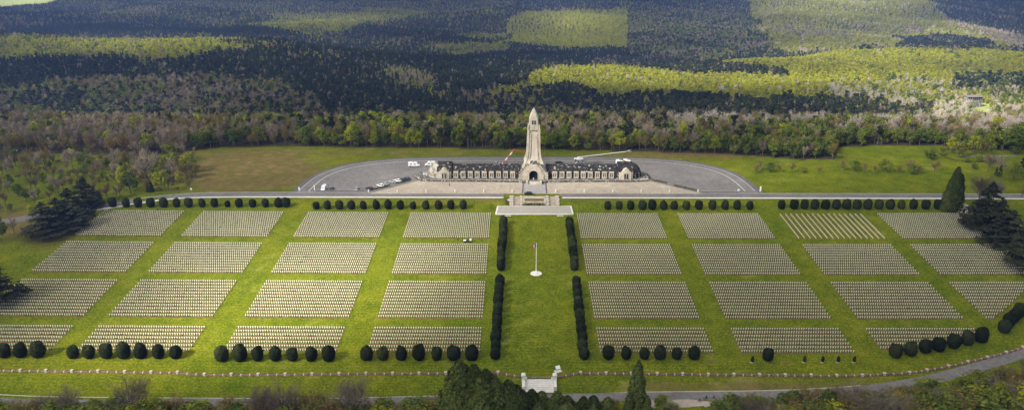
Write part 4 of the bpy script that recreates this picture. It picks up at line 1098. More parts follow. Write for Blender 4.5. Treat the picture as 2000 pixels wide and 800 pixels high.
# end pavilions
for (a, b_, mir) in ((856, 884, 1), (1205, 1233, -1)):
    xc = (bxm(a)+bxm(b_))/2; w = (bxm(b_)-bxm(a))/2-.2
    pv = opart(MB().box(xc-w, xc+w, yf-1.1, yf+2*Rv+1, zT-.1, zT+4.6), 'pavilion', M['stone'])
    mb = MB(); mb.prism([(yf-1.3, zT+4.6), (yf+Rv, zT+9.3), (yf+2*Rv+1.2, zT+4.6)], 'x', xc-w-.3, xc+w+.3); 
    mb.loft([[(x, yf+Rv-(Rv*1.06)*cos(pi*i/18), zT+Hs+(Rv*.86*1.12)*sin(pi*i/18)) for i in range(19)] for x in (xc-w-.25, xc+w+.25)])
    opart(mb, 'roof', M['slate'], pv)
    gw = w*.72
    mb = MB(); mb.prism([(xc-gw, zT+.1), (xc+gw, zT+.1), (xc+gw, zT+4.6), (xc+gw*.55, zT+5.7), (xc+gw*.5, zT+6.1), (xc, zT+7.0), (xc-gw*.5, zT+6.1), (xc-gw*.55, zT+5.7), (xc-gw, zT+4.6)], 'y', yf-2.0, yf+1.2); gb = opart(mb, 'gable', M['stone'], pv)
    mb = MB(); mb.box(xc-1.5, xc+1.5, yf-2.35, yf-2.0, zT+.2, zT+4.3); opart(mb, 'portal', M['stone_worn'], pv)
    for s in (-1, 1): opart(MB().box(xc+s*.75-.42, xc+s*.75+.42, yf-2.42, yf-2.352, zT+.5, zT+3.6), 'door', M['dark'], pv)
# rounded ends
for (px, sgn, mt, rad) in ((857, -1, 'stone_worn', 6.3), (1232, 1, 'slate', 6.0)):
    xc = bxm(px); mb = MB(); rings = []
    for k in range(9):
        t = k/8; rr = rad*cos(t*pi/2*.97); zz = zT+(2.2 if k > 0 else 0)+(6.0*sin(t*pi/2))*(k > 0)
        rings.append([(xc+sgn*rr*.98*cos(a), yf+Rv+rr*1.02*sin(a), zz) for a in np.linspace(-pi/2, pi/2, 15)]+[(xc-sgn*.4, yf+Rv+rr, zz), (xc-sgn*.4, yf+Rv-rr, zz)])
    mb.loft(rings); ap = opart(mb, 'apse', M[mt])
    for a in np.linspace(-1.25, 1.25, 6):
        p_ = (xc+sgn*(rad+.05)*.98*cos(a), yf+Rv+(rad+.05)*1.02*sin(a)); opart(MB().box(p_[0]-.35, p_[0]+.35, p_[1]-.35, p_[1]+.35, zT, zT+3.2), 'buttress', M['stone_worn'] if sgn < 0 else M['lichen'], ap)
opart(poly_strip([(bxm(1246), yf-2.2), (bxm(1262), yf-1.6)], 1.0, zT, zT+.5), 'ledge', M['stone'])
# porch
def arch(xc, w, z0, zs, n=14): return [(xc+w, z0)]+[(xc+w*cos(pi*i/n), zs+w*sin(pi*i/n)) for i in range(n+1)]+[(xc-w, z0)]
xc = AX; yp = yf-3.0
outl = [(xc-6.6, zT), (xc-6.6, zT+3.0), (xc-5.7, zT+4.6), (xc-4.4, zT+6.6), (xc-3.2, zT+8.3), (xc-2.2, zT+9.5), (xc+2.2, zT+9.5), (xc+3.2, zT+8.3), (xc+4.4, zT+6.6), (xc+5.7, zT+4.6), (xc+6.6, zT+3.0), (xc+6.6, zT)]
mb = MB(); mb.prism(outl+arch(xc, 2.65, zT, zT+3.3), 'y', yp, yp+1.6)
porch = opart(mb, 'porch', M['stone'])
opart(MB().prism([(xc-3.0, zT), (xc+3.0, zT), (xc+3.0, zT+6.4), (xc-3.0, zT+6.4)], 'y', yp+1.75, yp+2.0), 'porch_recess', M['dark'], porch)
mb = MB()
aa = arch(xc, 3.05, zT, zT+3.3); ab = arch(xc, 2.66, zT, zT+3.3)
mb.prism(aa+ab[::-1], 'y', yp-.25, yp-.003); opart(mb, 'arch_moulding', M['stone'], porch)
opart(MB().box(xc-.3, xc+.3, yp-.8, yp-.3, zT, zT+1.5), 'door_post', M['stone'], porch)
body = opart(MB().prism([(xc-6.55, zT), (xc-6.55, zT+3.0), (xc-4.35, zT+6.5), (xc-3.1, zT+8.6), (xc+3.1, zT+8.6), (xc+4.35, zT+6.5), (xc+6.55, zT+3.0), (xc+6.55, zT)], 'y', yp+3.0, yf+12.5), 'porch_body', M['stone'])
for s in (-1, 1):       # stepped flank walls
    mb = MB(); caps = []
    for k in range(6):
        x0 = xc+s*(3.3+k*.95); x1 = x0+s*.93; zz = zT+9.6-k*1.1
        mb.box(min(x0, x1), max(x0, x1), yp+.9-.12*k, yf+9.5, zT, zz); caps.append(MB().box(min(x0, x1)-.1, max(x0, x1)+.1, yp+.7-.12*k, yp+1.6-.12*k, zz, zz+.5))
    fwl = opart(mb, 'flank_wall', M['stone']); [opart(c_, 'step_cap', M['lichen'], fwl) for c_ in caps]
    opart(MB().box(xc+s*8.1-1.0, xc+s*8.1+1.0, yf-2.0, yf+10, zT, zT+4.0), 'side_block', M['stone'])
# tower shaft
ty = yf+5.5
def sq(hw, z, ch=.22, hy=None):
    hy = hy or hw; c = ch*hw
    return [(xc-hw+c, ty-hy, z), (xc+hw-c, ty-hy, z), (xc+hw, ty-hy+c, z), (xc+hw, ty+hy-c, z), (xc+hw-c, ty+hy, z), (xc-hw+c, ty+hy, z), (xc-hw, ty+hy-c, z), (xc-hw, ty-hy+c, z)]
lv = [(zT, 6.0), (zT+9.3, 5.9), (zT+10.5, 5.3), (zT+12, 4.5), (zT+14, 3.9), (zT+17, 3.6), (zT+22, 3.45), (zT+28.5, 3.3), (zT+31.0, 3.25), (zT+33.4, 3.05), (zT+35.6, 2.8)]
mb = MB(); mb.loft([sq(w, z, .16) for z, w in lv]); shaft = opart(mb, 'tower_shaft', M['stone'])
top_h = height_for(xc, ty, 0, 210.0)
zo = zT+35.6; H_ = top_h-zo
mb = MB(); rings = []
for k in range(11):
    t = k/10; w = 2.85*(1-t**1.9)*(1-.12*t)+.05; rings.append(sq(w, zo+H_*t, .16+.42*t))
mb.loft(rings); opart(mb, 'spire', M['stone'], shaft)
for sx_ in (-1, 1):
    for sy_ in (-1, 1):
        mb = MB(); c = []
        for z, w in [(zT+9.3, 6.3), (zT+10.6, 5.7), (zT+12.5, 5.0), (zT+15, 4.5), (zT+18, 4.25), (zT+30.4, 3.9)]:
            a_ = w; b2 = w-1.25; c.append([(xc+sx_*b2, ty+sy_*b2, z), (xc+sx_*a_, ty+sy_*b2, z), (xc+sx_*a_, ty+sy_*a_, z), (xc+sx_*b2, ty+sy_*a_, z)])
        mb.loft(c); cp = opart(mb, 'corner_buttress', M['stone'], shaft)
        e = 3.95; mb = MB(); mb.box(xc+sx_*e-.35, xc+sx_*e+.35, ty+sy_*e-.35, ty+sy_*e+.35, zT+30.4, zT+32.1); opart(mb, 'buttress_cap', M['stone'], cp) if False else None
        mb = MB(); mb.loft([[(xc+sx_*(3.1), ty+sy_*3.1, zT+30.4), (xc+sx_*3.95, ty+sy_*3.1, zT+30.4), (xc+sx_*3.95, ty+sy_*3.95, zT+30.4), (xc+sx_*3.1, ty+sy_*3.95, zT+30.4)],
                            [(xc+sx_*2.9, ty+sy_*2.9, zT+33.6), (xc+sx_*3.45, ty+sy_*2.9, zT+33.6), (xc+sx_*3.45, ty+sy_*3.45, zT+33.6), (xc+sx_*2.9, ty+sy_*3.45, zT+33.6)]]); opart(mb, 'buttress_top', M['stone'], shaft)
# intermediate pilasters + relief grille + lantern windows
for s in (-1, 1):
    mb = MB(); mb.loft([[(xc+s*x0, ty-w, z), (xc+s*(x0+.7), ty-w, z), (xc+s*(x0+.7), ty-w+.6, z), (xc+s*x0, ty-w+.6, z)] for x0, w, z in ((2.5, 4.9, zT+11.5), (1.9, 4.25, zT+16), (1.55, 3.8, zT+28.0))]); opart(mb, 'pilaster', M['stone'], shaft)
opart(MB().box(xc-2.1, xc+2.1, ty-6.75, ty-6.32, zT+9.0, zT+11.6), 'relief_panel', M['lichen'], shaft)
opart(MB().box(xc-2.4, xc+2.4, ty-4.05, ty-3.4, zT+30.2, zT+30.9), 'cornice', M['stone'], shaft)
for face in range(4):
    ca, sa = [(1,0),(0,1),(-1,0),(0,-1)][face]
    fr = None
    for sx_ in (-1, 1):
        for zz, hh in ((zT+33.7, 1.0), (zT+35.0, .9)):
            wloc = 3.06 if zz < zT+34 else 2.93
            def rot(x, y): return (xc+x*ca-y*sa, ty+x*sa+y*ca)
            p0 = rot(sx_*.72-.45, -wloc-.14); p1 = rot(sx_*.72+.45, -wloc+.5)
            opart(MB().box(min(p0[0], p1[0]), max(p0[0], p1[0]), min(p0[1], p1[1]), max(p0[1], p1[1]), zz, zz+hh), 'lantern_opening', M['dark'], shaft)
# ------------------------------------------------------------------ vehicles
def car(name='parked_car', paint='white', link_parent=None):
    r = empty(name, (0, 0, 0))
    mb = MB(); mb.prism([(-2.2,.35),(2.15,.35),(2.2,.75),(2.0,.9),(1.1,1.0),(-1.9,1.02),(-2.2,.9)], 'y', -.86, .86); mb.build('body', M[paint], r, bevel=.04)
    mb = MB(); mb.loft([[(-1.75,-.82,1.0),(1.15,-.82,1.0),(1.15,.82,1.0),(-1.75,.82,1.0)],[(-1.35,-.66,1.46),(.35,-.66,1.46),(.35,.66,1.46),(-1.35,.66,1.46)]]); mb.build('windows', M['glass'], r)
    MB().box(-1.32,.32,-.64,.64,1.462,1.50).build('roof', M[paint], r)
    for x in (-1.35, 1.35):
        for y in (-.8, .8): MB().tube((x, y-.11, .33), (x, y+.11, .33), .33, .33, 12).build('wheel', M['tyre'], r)
    for s in (-1, 1): MB().box(2.17, 2.235, s*.6-.2, s*.6+.2, .62, .78).build('headlight', M['silver'], r)
    return r
def place_car(px, py, rz, paint, lab, group='cars parked at the ossuary', name='parked_car', s=1.0, yoff=0):
    X, Y = gp(px, py); r = car(name, paint); r.location = (X, Y, ZP+.055); r.rotation_euler = (0, 0, rz); r.scale = (s, s, s); tag(r, lab, 'car', group); return r
place_car(648, 370, R(92), 'navy', 'dark blue car nose to the low wall beside the white van', s=1.05)
place_car(697, 370.5, R(90), 'silver', 'lone silver car at the right end of the low wall')
place_car(722, 369.5, R(150), 'black', 'black car at the lower end of the left hedge', s=1.1)
place_car(743, 364, R(150), 'white', 'white car, lower of the pair above the lower hedge', s=1.05)
place_car(751.5, 361, R(150), 'silver', 'silver car, upper of the pair above the lower hedge', s=1.05)
place_car(767, 357, R(150), 'silver', 'grey car, lowest of the four by the upper hedge', s=1.1)
place_car(777, 354.5, R(150), 'white', 'white car, second lowest of the four by the upper hedge', s=1.1)
place_car(786, 352.5, R(150), 'black', 'black car, second highest of the four by the upper hedge', s=1.1)
place_car(794.5, 350, R(150), 'navy', 'dark car, highest of the four by the upper hedge', s=1.05)
place_car(1092, 319.5, R(5), 'black', 'black car behind the right wing', s=1.15)
place_car(1132, 320.5, R(170), 'silver', 'silver car behind the right wing under the boom', s=1.2)
place_car(1032, 379.5, R(180), 'black', 'dark car driving on the road before the steps', None, 'moving_car', 1.12)
place_car(970, 321, R(0), 'silver', 'grey car behind the left wing', s=1.1)
def motorhome(name, px, py, rz, lab, L_=7.0, H=3.0, cab=True, paint='white'):
    X, Y = gp(px, py); r = empty(name, (X, Y, ZP+.055), rz); tag(r, lab, 'camper van' if cab else 'van')
    prof = [(-L_/2,.5),(L_/2,.5),(L_/2,1.2),(L_/2-.9,1.5),(L_/2-1.6,H-.6 if not cab else 2.3),(L_/2-1.9,H-.1),(L_/2-2.3,H),(-L_/2+.1,H),(-L_/2,H-.2)]
    mb = MB(); mb.prism(prof, 'y', -1.1, 1.1); mb.build('body', M[paint], r, bevel=.05)
    mb = MB(); mb.prism([(L_/2-1.02,1.5),(L_/2-1.62,2.25),(L_/2-1.60,2.27),(L_/2-.98,1.52)], 'y', -.95, .95); mb.build('windscreen', M['glass'], r)
    for x in (-L_/2+1.3, 0): 
        for s in (-1, 1): MB().box(x, x+1.1, s*1.1-.03, s*1.1+.03, 1.6, 2.2).build('window', M['glass'], r)
    for x in (-L_/2+1.4, L_/2-1.1):
        for y in (-1.0, 1.0): MB().tube((x, y-.13, .38), (x, y+.13, .38), .38, .38, 12).build('wheel', M['tyre'], r)
    MB().box(-.8, 0, -.5, .5, H, H+.2).build('roof_hatch', M['grey'], r)
    return r
motorhome('camper_van', 809, 325, 0, 'long white motorhome alone left of the ossuary', 7.6, 3.0)
motorhome('camper_van', 840, 324, R(182), 'white motorhome just behind the left apse', 6.6, 3.2)
motorhome('delivery_van', 633, 371, R(-92), 'white van parked by the left low wall', 6.0, 2.8, False)
motorhome('delivery_van', 1211, 322, R(-60), 'white van behind the right pavilion', 7.0, 3.0, False)
vr = motorhome('delivery_van', 1226, 321, R(-60), 'blue and red truck with a white roof behind the right pavilion', 7.2, 3.0, False, 'white')
MB().box(-3.4, 1.6, -1.13, 1.13, .9, 2.3).build('side_panel', M['red'], vr); MB().box(1.7, 3.55, -1.13, 1.13, .6, 1.45).build('cab_skirt', M['blue'], vr)
# white kiosk panel left of the apse
kx, ky = gp(831, 344); k_ = empty('ticket_cabin', (kx, ky, ZP+.055)); tag(k_, 'small white cabin beside the left apse', 'cabin')
MB().box(-1.4, 1.4, -1, 1, 0, 2.3).build('wall_body', M['white'], k_); MB().box(-1.6, 1.6, -1.2, 1.2, 2.3, 2.5).build('roof', M['grey'], k_); MB().box(-.4, .4, -1.05, -1.0, 0, 1.9).build('door', M['grey'], k_)
# boom lifts
def boom(x, y, z, p1, p2, lab, name, cols, thick=.35):
    r = empty(name, (x, y, z)); tag(r, lab, 'boom lift')
    mb = MB(); mb.box(-3.0, 3.0, -1.2, 1.2, .5, 1.5); mb.build('chassis', M[cols[1]], r, bevel=.05)
    for xx in (-2.2, 2.2):
        for yy in (-1.1, 1.1): MB().tube((xx, yy-.2, .5), (xx, yy+.2, .5), .5, .5, 12).build('wheel', M['tyre'], r)
    MB().tube((0,0,1.5), (0,0,2.3), .9, .8, 14).build('turntable', M[cols[0]], r)
    a = Vector((0, 0, 2.2)); b_ = Vector(p1); c = Vector(p2)
    n = 7
    for i in range(n):
        MB().tube(a+(b_-a)*i/n, a+(b_-a)*(i+1)/n, thick*(1.1-.04*i), thick*(1.1-.04*i), 6).build('boom_section', M[cols[i % 2]], r)
    MB().tube(b_, c, thick*.7, thick*.6, 6).build('jib', M[cols[0]], r)
    bk = MB(); bk.box(c.x-.9, c.x+.9, c.y-.5, c.y+.5, c.z-.9, c.z-.8)
    for xx in (-.9, .9):
        for yy in (-.5, .5): bk.box(c.x+xx-.06, c.x+xx+.06, c.y+yy-.06, c.y+yy+.06, c.z-.8, c.z+.3)
    bk.box(c.x-.95, c.x+.95, c.y-.55, c.y-.45, c.z+.2, c.z+.32); bk.box(c.x-.95, c.x+.95, c.y+.45, c.y+.55, c.z+.2, c.z+.32); bk.build('work_basket', M['silver'], r)
    return r
bx0 = bxm(979); byy = yf+2*Rv+5
def up_at(px, py, y): 
    x = bxm(px); return x, height_for(x, y, ZP, py)
x1_, h1_ = up_at(1005, 292, byy); x2_, h2_ = up_at(1030, 299, byy)
boom(bx0-2, byy, ZP+.055, (x1_-bx0+2, 0, h1_), (x2_-bx0+2, 0, h2_), 'red and white boom lift rising behind the left wing against the tower', 'boom_lift', ('red', 'white'), .42)
bx0, byy = gp(1130, 313); x1_, h1_ = up_at(1221, 297, byy); x2_, h2_ = up_at(1228.5, 292, byy)
s3 = 1500/((np.array([bx0, byy, 0])-CAM)@fw)
xa = bx0+(1221-1130)/s3; xb = bx0+(1228.5-1130)/s3
boom(bx0, byy, ZP+.055, (xa-bx0, 0, height_for(xa, byy, ZP, 296)), (xb-bx0, 0, height_for(xb, byy, ZP, 294)), 'long white boom lift stretched low over the lawn behind the right wing', 'boom_lift', ('white', 'white'), .22)

# ------------------------------------------------------------------ people
def limb(pts, rad, n=8):
    rings = []
    P = [Vector(p) for p in pts]
    for i, (p, r_) in enumerate(zip(P, rad)):
        d = (P[min(i+1, len(P)-1)]-P[max(i-1, 0)]).normalized(); a = d.cross(Vector((0, 1, 0.01))).normalized(); b_ = d.cross(a)
        rings.append([p+(a*cos(2*pi*k/n)+b_*sin(2*pi*k/n)*.8)*r_ for k in range(n)])
    return rings
def person(x, y, z, rz, top, legs, lab, group=None, ride=False, bend=0.0):
    r = empty('person', (x, y, z), rz); tag(r, lab, 'person', group)
    me = bpy.data.meshes.new('body'); 
    J = {'pel':(0,0,.95),'chest':(0,bend*.35,1.35-bend*.2),'neck':(0,bend*.5,1.5-bend*.3),'head':(0,bend*.6+.02,1.64-bend*.35)}
    vs = [J['pel'],J['chest'],J['neck'],J['head'],(-.19,bend*.4,1.42-bend*.25),(-.27,.05+bend*.5,1.15-bend*.3),(-.27,.22+bend*.5,.95-bend*.2),(.19,bend*.4,1.42-bend*.25),(.27,.05+bend*.5,1.15-bend*.3),(.27,.22+bend*.5,.95-bend*.2),
          (-.1,0,.88),(-.12,.06,.5),(-.12,-.02,.07),(.1,0,.88),(.12,.0,.5),(.13,-.12,.09),(-.13,.14,.03),(.14,.06,.03)]
    es = [(0,1),(1,2),(2,3),(1,4),(4,5),(5,6),(1,7),(7,8),(8,9),(0,10),(10,11),(11,12),(0,13),(13,14),(14,15),(12,16),(15,17)]
    if ride:
        vs[11] = (-.12,.38,.62); vs[12] = (-.12,.25,.25); vs[16] = (-.12,.4,.22); vs[14] = (.12,.36,.7); vs[15] = (.12,.3,.4); vs[17] = (.12,.45,.37)
        vs[5] = (-.22,.3,1.12); vs[6] = (-.2,.52,1.0); vs[8] = (.22,.3,1.12); vs[9] = (.2,.52,1.0)
    me.from_pydata(vs, es, []); o = bpy.data.objects.new('body', me); COL.objects.link(o); put(o, r)
    sk = o.modifiers.new('skin', 'SKIN'); rad = [.15,.17,.06,.11,.075,.055,.04,.075,.055,.04,.10,.075,.05,.10,.075,.05,.045,.045]
    for v, q_ in zip(me.skin_vertices[0].data, rad): v.radius = (q_, q_)
    me.skin_vertices[0].data[0].use_root = True
    ss_ = o.modifiers.new('sub', 'SUBSURF'); ss_.levels = 1; ss_.render_levels = 1
    me.materials.append(M['skin'])
    mb = MB(); mb.loft([[(.23*cos(a)*k, bend*.4*t+.15*sin(a)*k, .88+t*.62-bend*.3*t) for a in np.linspace(0, 2*pi, 13)[:-1]] for t, k in ((0,.95),(.4,1.0),(.8,1.05),(1,.55))]); mb.build('jacket', M[top], r, True)
    for s in (-1, 1):
        i0 = 4 if s < 0 else 7
        mb = MB(); mb.loft(limb([vs[i0], vs[i0+1], vs[i0+2]], [.095,.075,.06])); mb.build('sleeve', M[top], r, True)
        j0 = 10 if s < 0 else 13
        mb = MB(); mb.loft(limb([vs[j0], vs[j0+1], vs[j0+2]], [.13,.10,.075])); mb.build('trouser_leg', M[legs], r, True)
    h = J['head']; mb = MB(); mb.loft([[(h[0]+.125*k*cos(a), h[1]-.02+.135*k*sin(a), h[2]+.02+t) for a in np.linspace(0, 2*pi, 13)[:-1]] for t, k in ((0,.97),(.07,1),(.13,.75),(.16,.2))]); mb.build('hair', M['bark'], r, True)
    return r
def pp(px, py, *a, **k):
    x, y = gp(px, py); return person(x, y, zt(x, y)+.05, *a, **k)
pp(878, 363, .5, 'cloth_dark', 'cloth_dark', 'person in dark clothes walking alone on the left forecourt')
pp(1041, 383.5, 0, 'cloth_dark', 'cloth_blue', 'left of two people standing by the road above the stairs')
pp(1044.5, 383.5, .6, 'cloth_dark', 'cloth_dark', 'right of two people standing by the road above the stairs')
pp(894.5, 470, 0, 'cloth_dark', 'cloth_dark', 'gardener standing left of the utility cart between grave blocks')
pp(939, 471, 2, 'cloth_dark', 'cloth_blue', 'gardener standing right of the utility cart between grave blocks')
pp(1153, 437.5, 1, 'cloth_red', 'cloth_dark', 'gardener in red bending in the upper central right block', bend=.8)
pp(1484, 670, 1.6, 'cloth_red', 'cloth_dark', 'gardener in red bending in the front second right block', bend=.8)
pp(308.5, 411, 0, 'cloth_dark', 'cloth_dark', 'dark figure in the rear row of the far left upper block')
# utility cart
X, Y = gp(914, 472); r = empty('utility_cart', (X, Y, zt(X, Y)), R(5)); tag(r, 'small dark utility cart with a white tank between grave blocks', 'utility cart')
MB().box(-2.4, 2.0, -.7, .7, .4, .75).build('bed', M['black'], r, bevel=.03); MB().box(.9, 1.9, -.6, .6, .76, 1.7).build('cab', M['white'], r, bevel=.1)
MB().box(1.9, 2.0, -.6, .6, 1.2, 1.8).build('windscreen', M['glass'], r); MB().box(-2.3, -.9, -.6, .6, .76, 1.15).build('tank', M['white'], r, bevel=.1); MB().tube((-.6,0,.75), (-.1,0,1.5), .35, .3, 10).build('mower_drum', M['black'], r)
for x in (-1.6, 1.4):
    for y in (-.7, .7): MB().tube((x, y-.12, .35), (x, y+.12, .35), .36, .36, 12).build('wheel', M['tyre'], r)
# cyclists
def bike(px, py, rz, i, top):
    X, Y = gp(px, py); z = zt(X, Y)+.08
    b_ = empty('bicycle', (X, Y, z), rz); tag(b_, ('dark bicycle ridden nearest the gravel lay-by', 'dark bicycle of the middle rider by the lay-by', 'dark bicycle of the right rider on the lower road')[i], 'bicycle', 'bicycles by the lay-by')
    for yy in (-.52, .52):
        mb = MB()
        for k in range(14):
            a0, a1 = 2*pi*k/14, 2*pi*(k+1)/14; mb.tube((0, yy+.34*cos(a0), .34+.34*sin(a0)), (0, yy+.34*cos(a1), .34+.34*sin(a1)), .03, .03, 5)
        mb.build('wheel', M['tyre'], b_)
    mb = MB()
    for p_, q_ in (((0,-.52,.34),(0,-.1,.3)),((0,-.1,.3),(0,-.2,.85)),((0,-.52,.34),(0,-.2,.82)),((0,-.2,.8),(0,.38,.85)),((0,-.1,.3),(0,.38,.82)),((0,.38,.95),(0,.52,.34))): mb.tube(p_, q_, .03, .03, 6)
    mb.build('frame', M['black'], b_); MB().box(-.08, .08, -.35, -.08, .85, .91).build('saddle', M['black'], b_)
    mb = MB(); mb.tube((-.25,.42,.98), (.25,.42,.98), .025, .025, 6); mb.build('handlebar', M['silver'], b_)
    person(X, Y, z, rz, top, 'cloth_dark', ('cyclist in pale top leaning nearest the gravel lay-by', 'cyclist in dark top between the other two riders', 'cyclist at right on the lower road')[i], 'cyclists by the lay-by', ride=True).location = (X-sin(rz)*-.2, Y-.2*cos(rz), z)
bike(1366, 784, R(80), 0, 'cloth_blue'); bike(1379, 779, R(100), 1, 'cloth_dark'); bike(1393.5, 778, R(90), 2, 'cloth_blue')

# ------------------------------------------------------------------ shelter and bunker
X, Y = gp(1879, 413); r = empty('stone_shelter', (X, Y, zt(X, Y)), R(-8)); tag(r, 'small white stone hut with a dark doorway between the right conifers', 'stone hut')
MB().box(-3.4, 3.4, -2, 2, -.3, 2.6).build('wall_body', M['cross'], r); MB().prism([(-3.8, 2.6), (3.8, 2.6), (2.4, 3.9), (-2.4, 3.9)], 'y', -2.4, 2.4).build('roof', M['stone_worn'], r)
MB().box(-.7, .7, -2.06, -2.0, 0, 2.1).build('doorway', M['dark'], r); MB().box(-5.5, 5.5, -4.4, -2.1, -.25, .12).build('step', M['brick'], r)
d = gp(1917, 199); vB = 930
# building on the far clearing
uB = (1917-1000)/1510; XB = CX+(uB-YAW)*vB; YB_ = CY+vB; zB = zt(XB, YB_)
r = empty('far_memorial', (XB, YB_, zB)); tag(r, 'long low grey building with pillared openings in the wood at far right', 'building')
hb = max(4, height_for(XB, YB_, zB, 189.5))
MB().box(-9, 9, 0, 8, -2, hb).build('wall_body', M['lichen'], r); MB().box(-9.6, 9.6, -1.2, 9, hb, hb+.5).build('roof', M['asphalt'], r)
for i in range(7): MB().box(-8+i*2.4, -6.7+i*2.4, -.06, 0, hb-3.4, hb-.6).build('opening', M['dark'], r)

# ------------------------------------------------------------------ meadow plants, cedars, garden
def by_top(kind, name, bpx, bpy_, tpy, lab, cat, group=None, baseH=12.0, wfac=1.0, **k):
    x, y = gp(bpx, bpy_); h = height_for(x, y, zt(x, y), tpy); s = h/baseH
    return plant(kind, name, x, y, lab, cat, group, s=s*wfac, sz=s, **k)
HB = {'cedar':16, 'bare':11.6, 'rust':11.6, 'green':12, 'fresh':12, 'thuja':24, 'shrub':3, 'shrub_rust':3, 'bigbroad':12, 'bigfresh':12, 'bigbare':11.6, 'bigrust':11.6, 'spruce':14, 'pine':13, 'yew':5.2}
for px, b_, t, wf, lab in ((170,402,345,1.0,'tallest dark cedar beside the road at left'),(188,404,363,.85,'slim dark cedar nearest the road at left'),(140,428,366,1.1,'broad dark cedar in the middle of the left clump'),(118,448,384,1.15,'broad dark cedar lower in the left clump'),(92,462,392,1.0,'lowest dark cedar of the left clump'),(150,445,392,1.0,'dark cedar bordering the top left crosses'),
                             (-4,592,508,1.0,'dark cedar cut by the left frame edge')):
    by_top('cedar', 'cedar_tree', px, b_, t, lab, 'cedar', 'dark cedars left of the graves', 16, wf*1.45)
by_top('thuja', 'cypress_tree', 1856, 411, 326, 'tall dark cypress behind the end of the upper yew row', 'cypress', None, 24, 1.25)
by_top('thuja', 'cypress_tree', 1846, 411, 352, 'shorter dark cypress leaning on the tall one', 'cypress', None, 24, 1.1)
by_top('thuja', 'cypress_tree', 1866, 408, 340, 'second dark cypress close behind the tall one', 'cypress', None, 24, 1.1)
for px, b_, t, wf, lab in ((1922,445,353,.85,'tallest dark cedar right of the white hut'),(1905,440,385,.9,'dark cedar beside the white hut'),(1945,462,388,1.0,'dark cedar in the middle of the right clump'),(1968,474,408,1.1,'broad dark cedar low in the right clump'),(1940,478,420,1.0,'low dark cedar beside the far right crosses'),(2000,522,445,1.1,'dark cedar cut by the right frame edge')):
    by_top('cedar', 'cedar_tree', px, b_, t, lab, 'cedar', 'dark cedars right of the graves', 16, wf*1.4)
by_top('bigbare', 'bare_bush', 1910, 398, 340, 'wide pinkish bare bush behind the right cedars', 'bare bush', None, 11.6, 1.25); by_top('bigbare', 'bare_bush', 1938, 400, 352, 'second bare bush behind the right cedars', 'bare bush', None, 11.6, 1.3)
# small bushes across the right meadow
for i, (px, b_, t) in enumerate(((1504,333,320),(1522,334,324),(1546,334,321),(1570,335,328),(1598,335,327),(1648,332,318),(1669,331,316),(1687,336,323),(1707,336,325),(1729,333,314),(1753,336,324),(1773,328,313),(1782,338,324),(1793,338,325),(1825,333,315),(1816,309,291),(1475,336,324),(1485,331,317))):
    by_top('rust' if i % 3 else 'green', 'meadow_bush', px, b_+2, t-4, f"small scrubby bush, {ordinal(i+1)} of the broken row across the right meadow", 'bush', 'bushes across the right meadow', 11.8, 1.7)
hedge([(1834,300),(1845,308),(1862,313),(1890,317),(1950,316)], 'dark curved hedge round the garden at right'); 
w0 = gp(1880, 306.5); w1 = gp(1985, 305.5); o = strip('garden_wall', [w0, w1], .5, 0, M['asphalt'], None, h=1.0); tag(o, 'long grey garden wall at far right', 'wall')
gl = [('green',1978,352,315,'round green tree below the garden wall',1.15),('green',1982,300,243,'big dark green tree at the right frame edge',1.25),('fresh',1958,292,252,'bright yellow-green tree beside the big dark one',1.1),('bare',1930,335,300,'bare grey tree in the garden corner',1.3),('pine',1998,350,308,'dark pine at the right frame edge',1.1),('fresh',1858,300,266,'fresh green tree at the meadow corner',1.0),('green',1872,308,272,'mid green tree above the curved hedge',1.0),('green',1842,303,284,'low green tree at the start of the curved hedge',1.3),
      ('fresh',1900,302,262,'fresh green tree behind the grey wall',1.0),('rust',1916,300,272,'russet tree behind the grey wall',1.2),('green',1935,303,280,'low green tree right behind the grey wall',1.3),('shrub',1890,317,308,'green shrub below the grey wall',1.0),('green',1910,316,300,'small green tree below the grey wall',1.5),('bare',1950,340,306,'bare tree beside the round green one',1.2),('spruce',1951,348,322,'small dark spruce in the garden',1.0),('spruce',1944,346,326,'smaller dark spruce in the garden',1.0),('green',1903,330,318,'low bush at the garden corner',1.8),('rust',1995,385,366,'small bare tree by the road at far right',1.5)]
for k, px, b_, t, lab, wf in gl: by_top(k, {'green':'leafy_tree','fresh':'fresh_green_tree','bare':'bare_tree','rust':'budding_tree','pine':'pine_tree','spruce':'spruce_tree','shrub':'shrub'}[k], px, b_, t, lab, {'green':'leafy tree','fresh':'fresh green tree','bare':'bare tree','rust':'budding tree','pine':'pine tree','spruce':'spruce','shrub':'shrub'}[k], None, HB[k], wf)
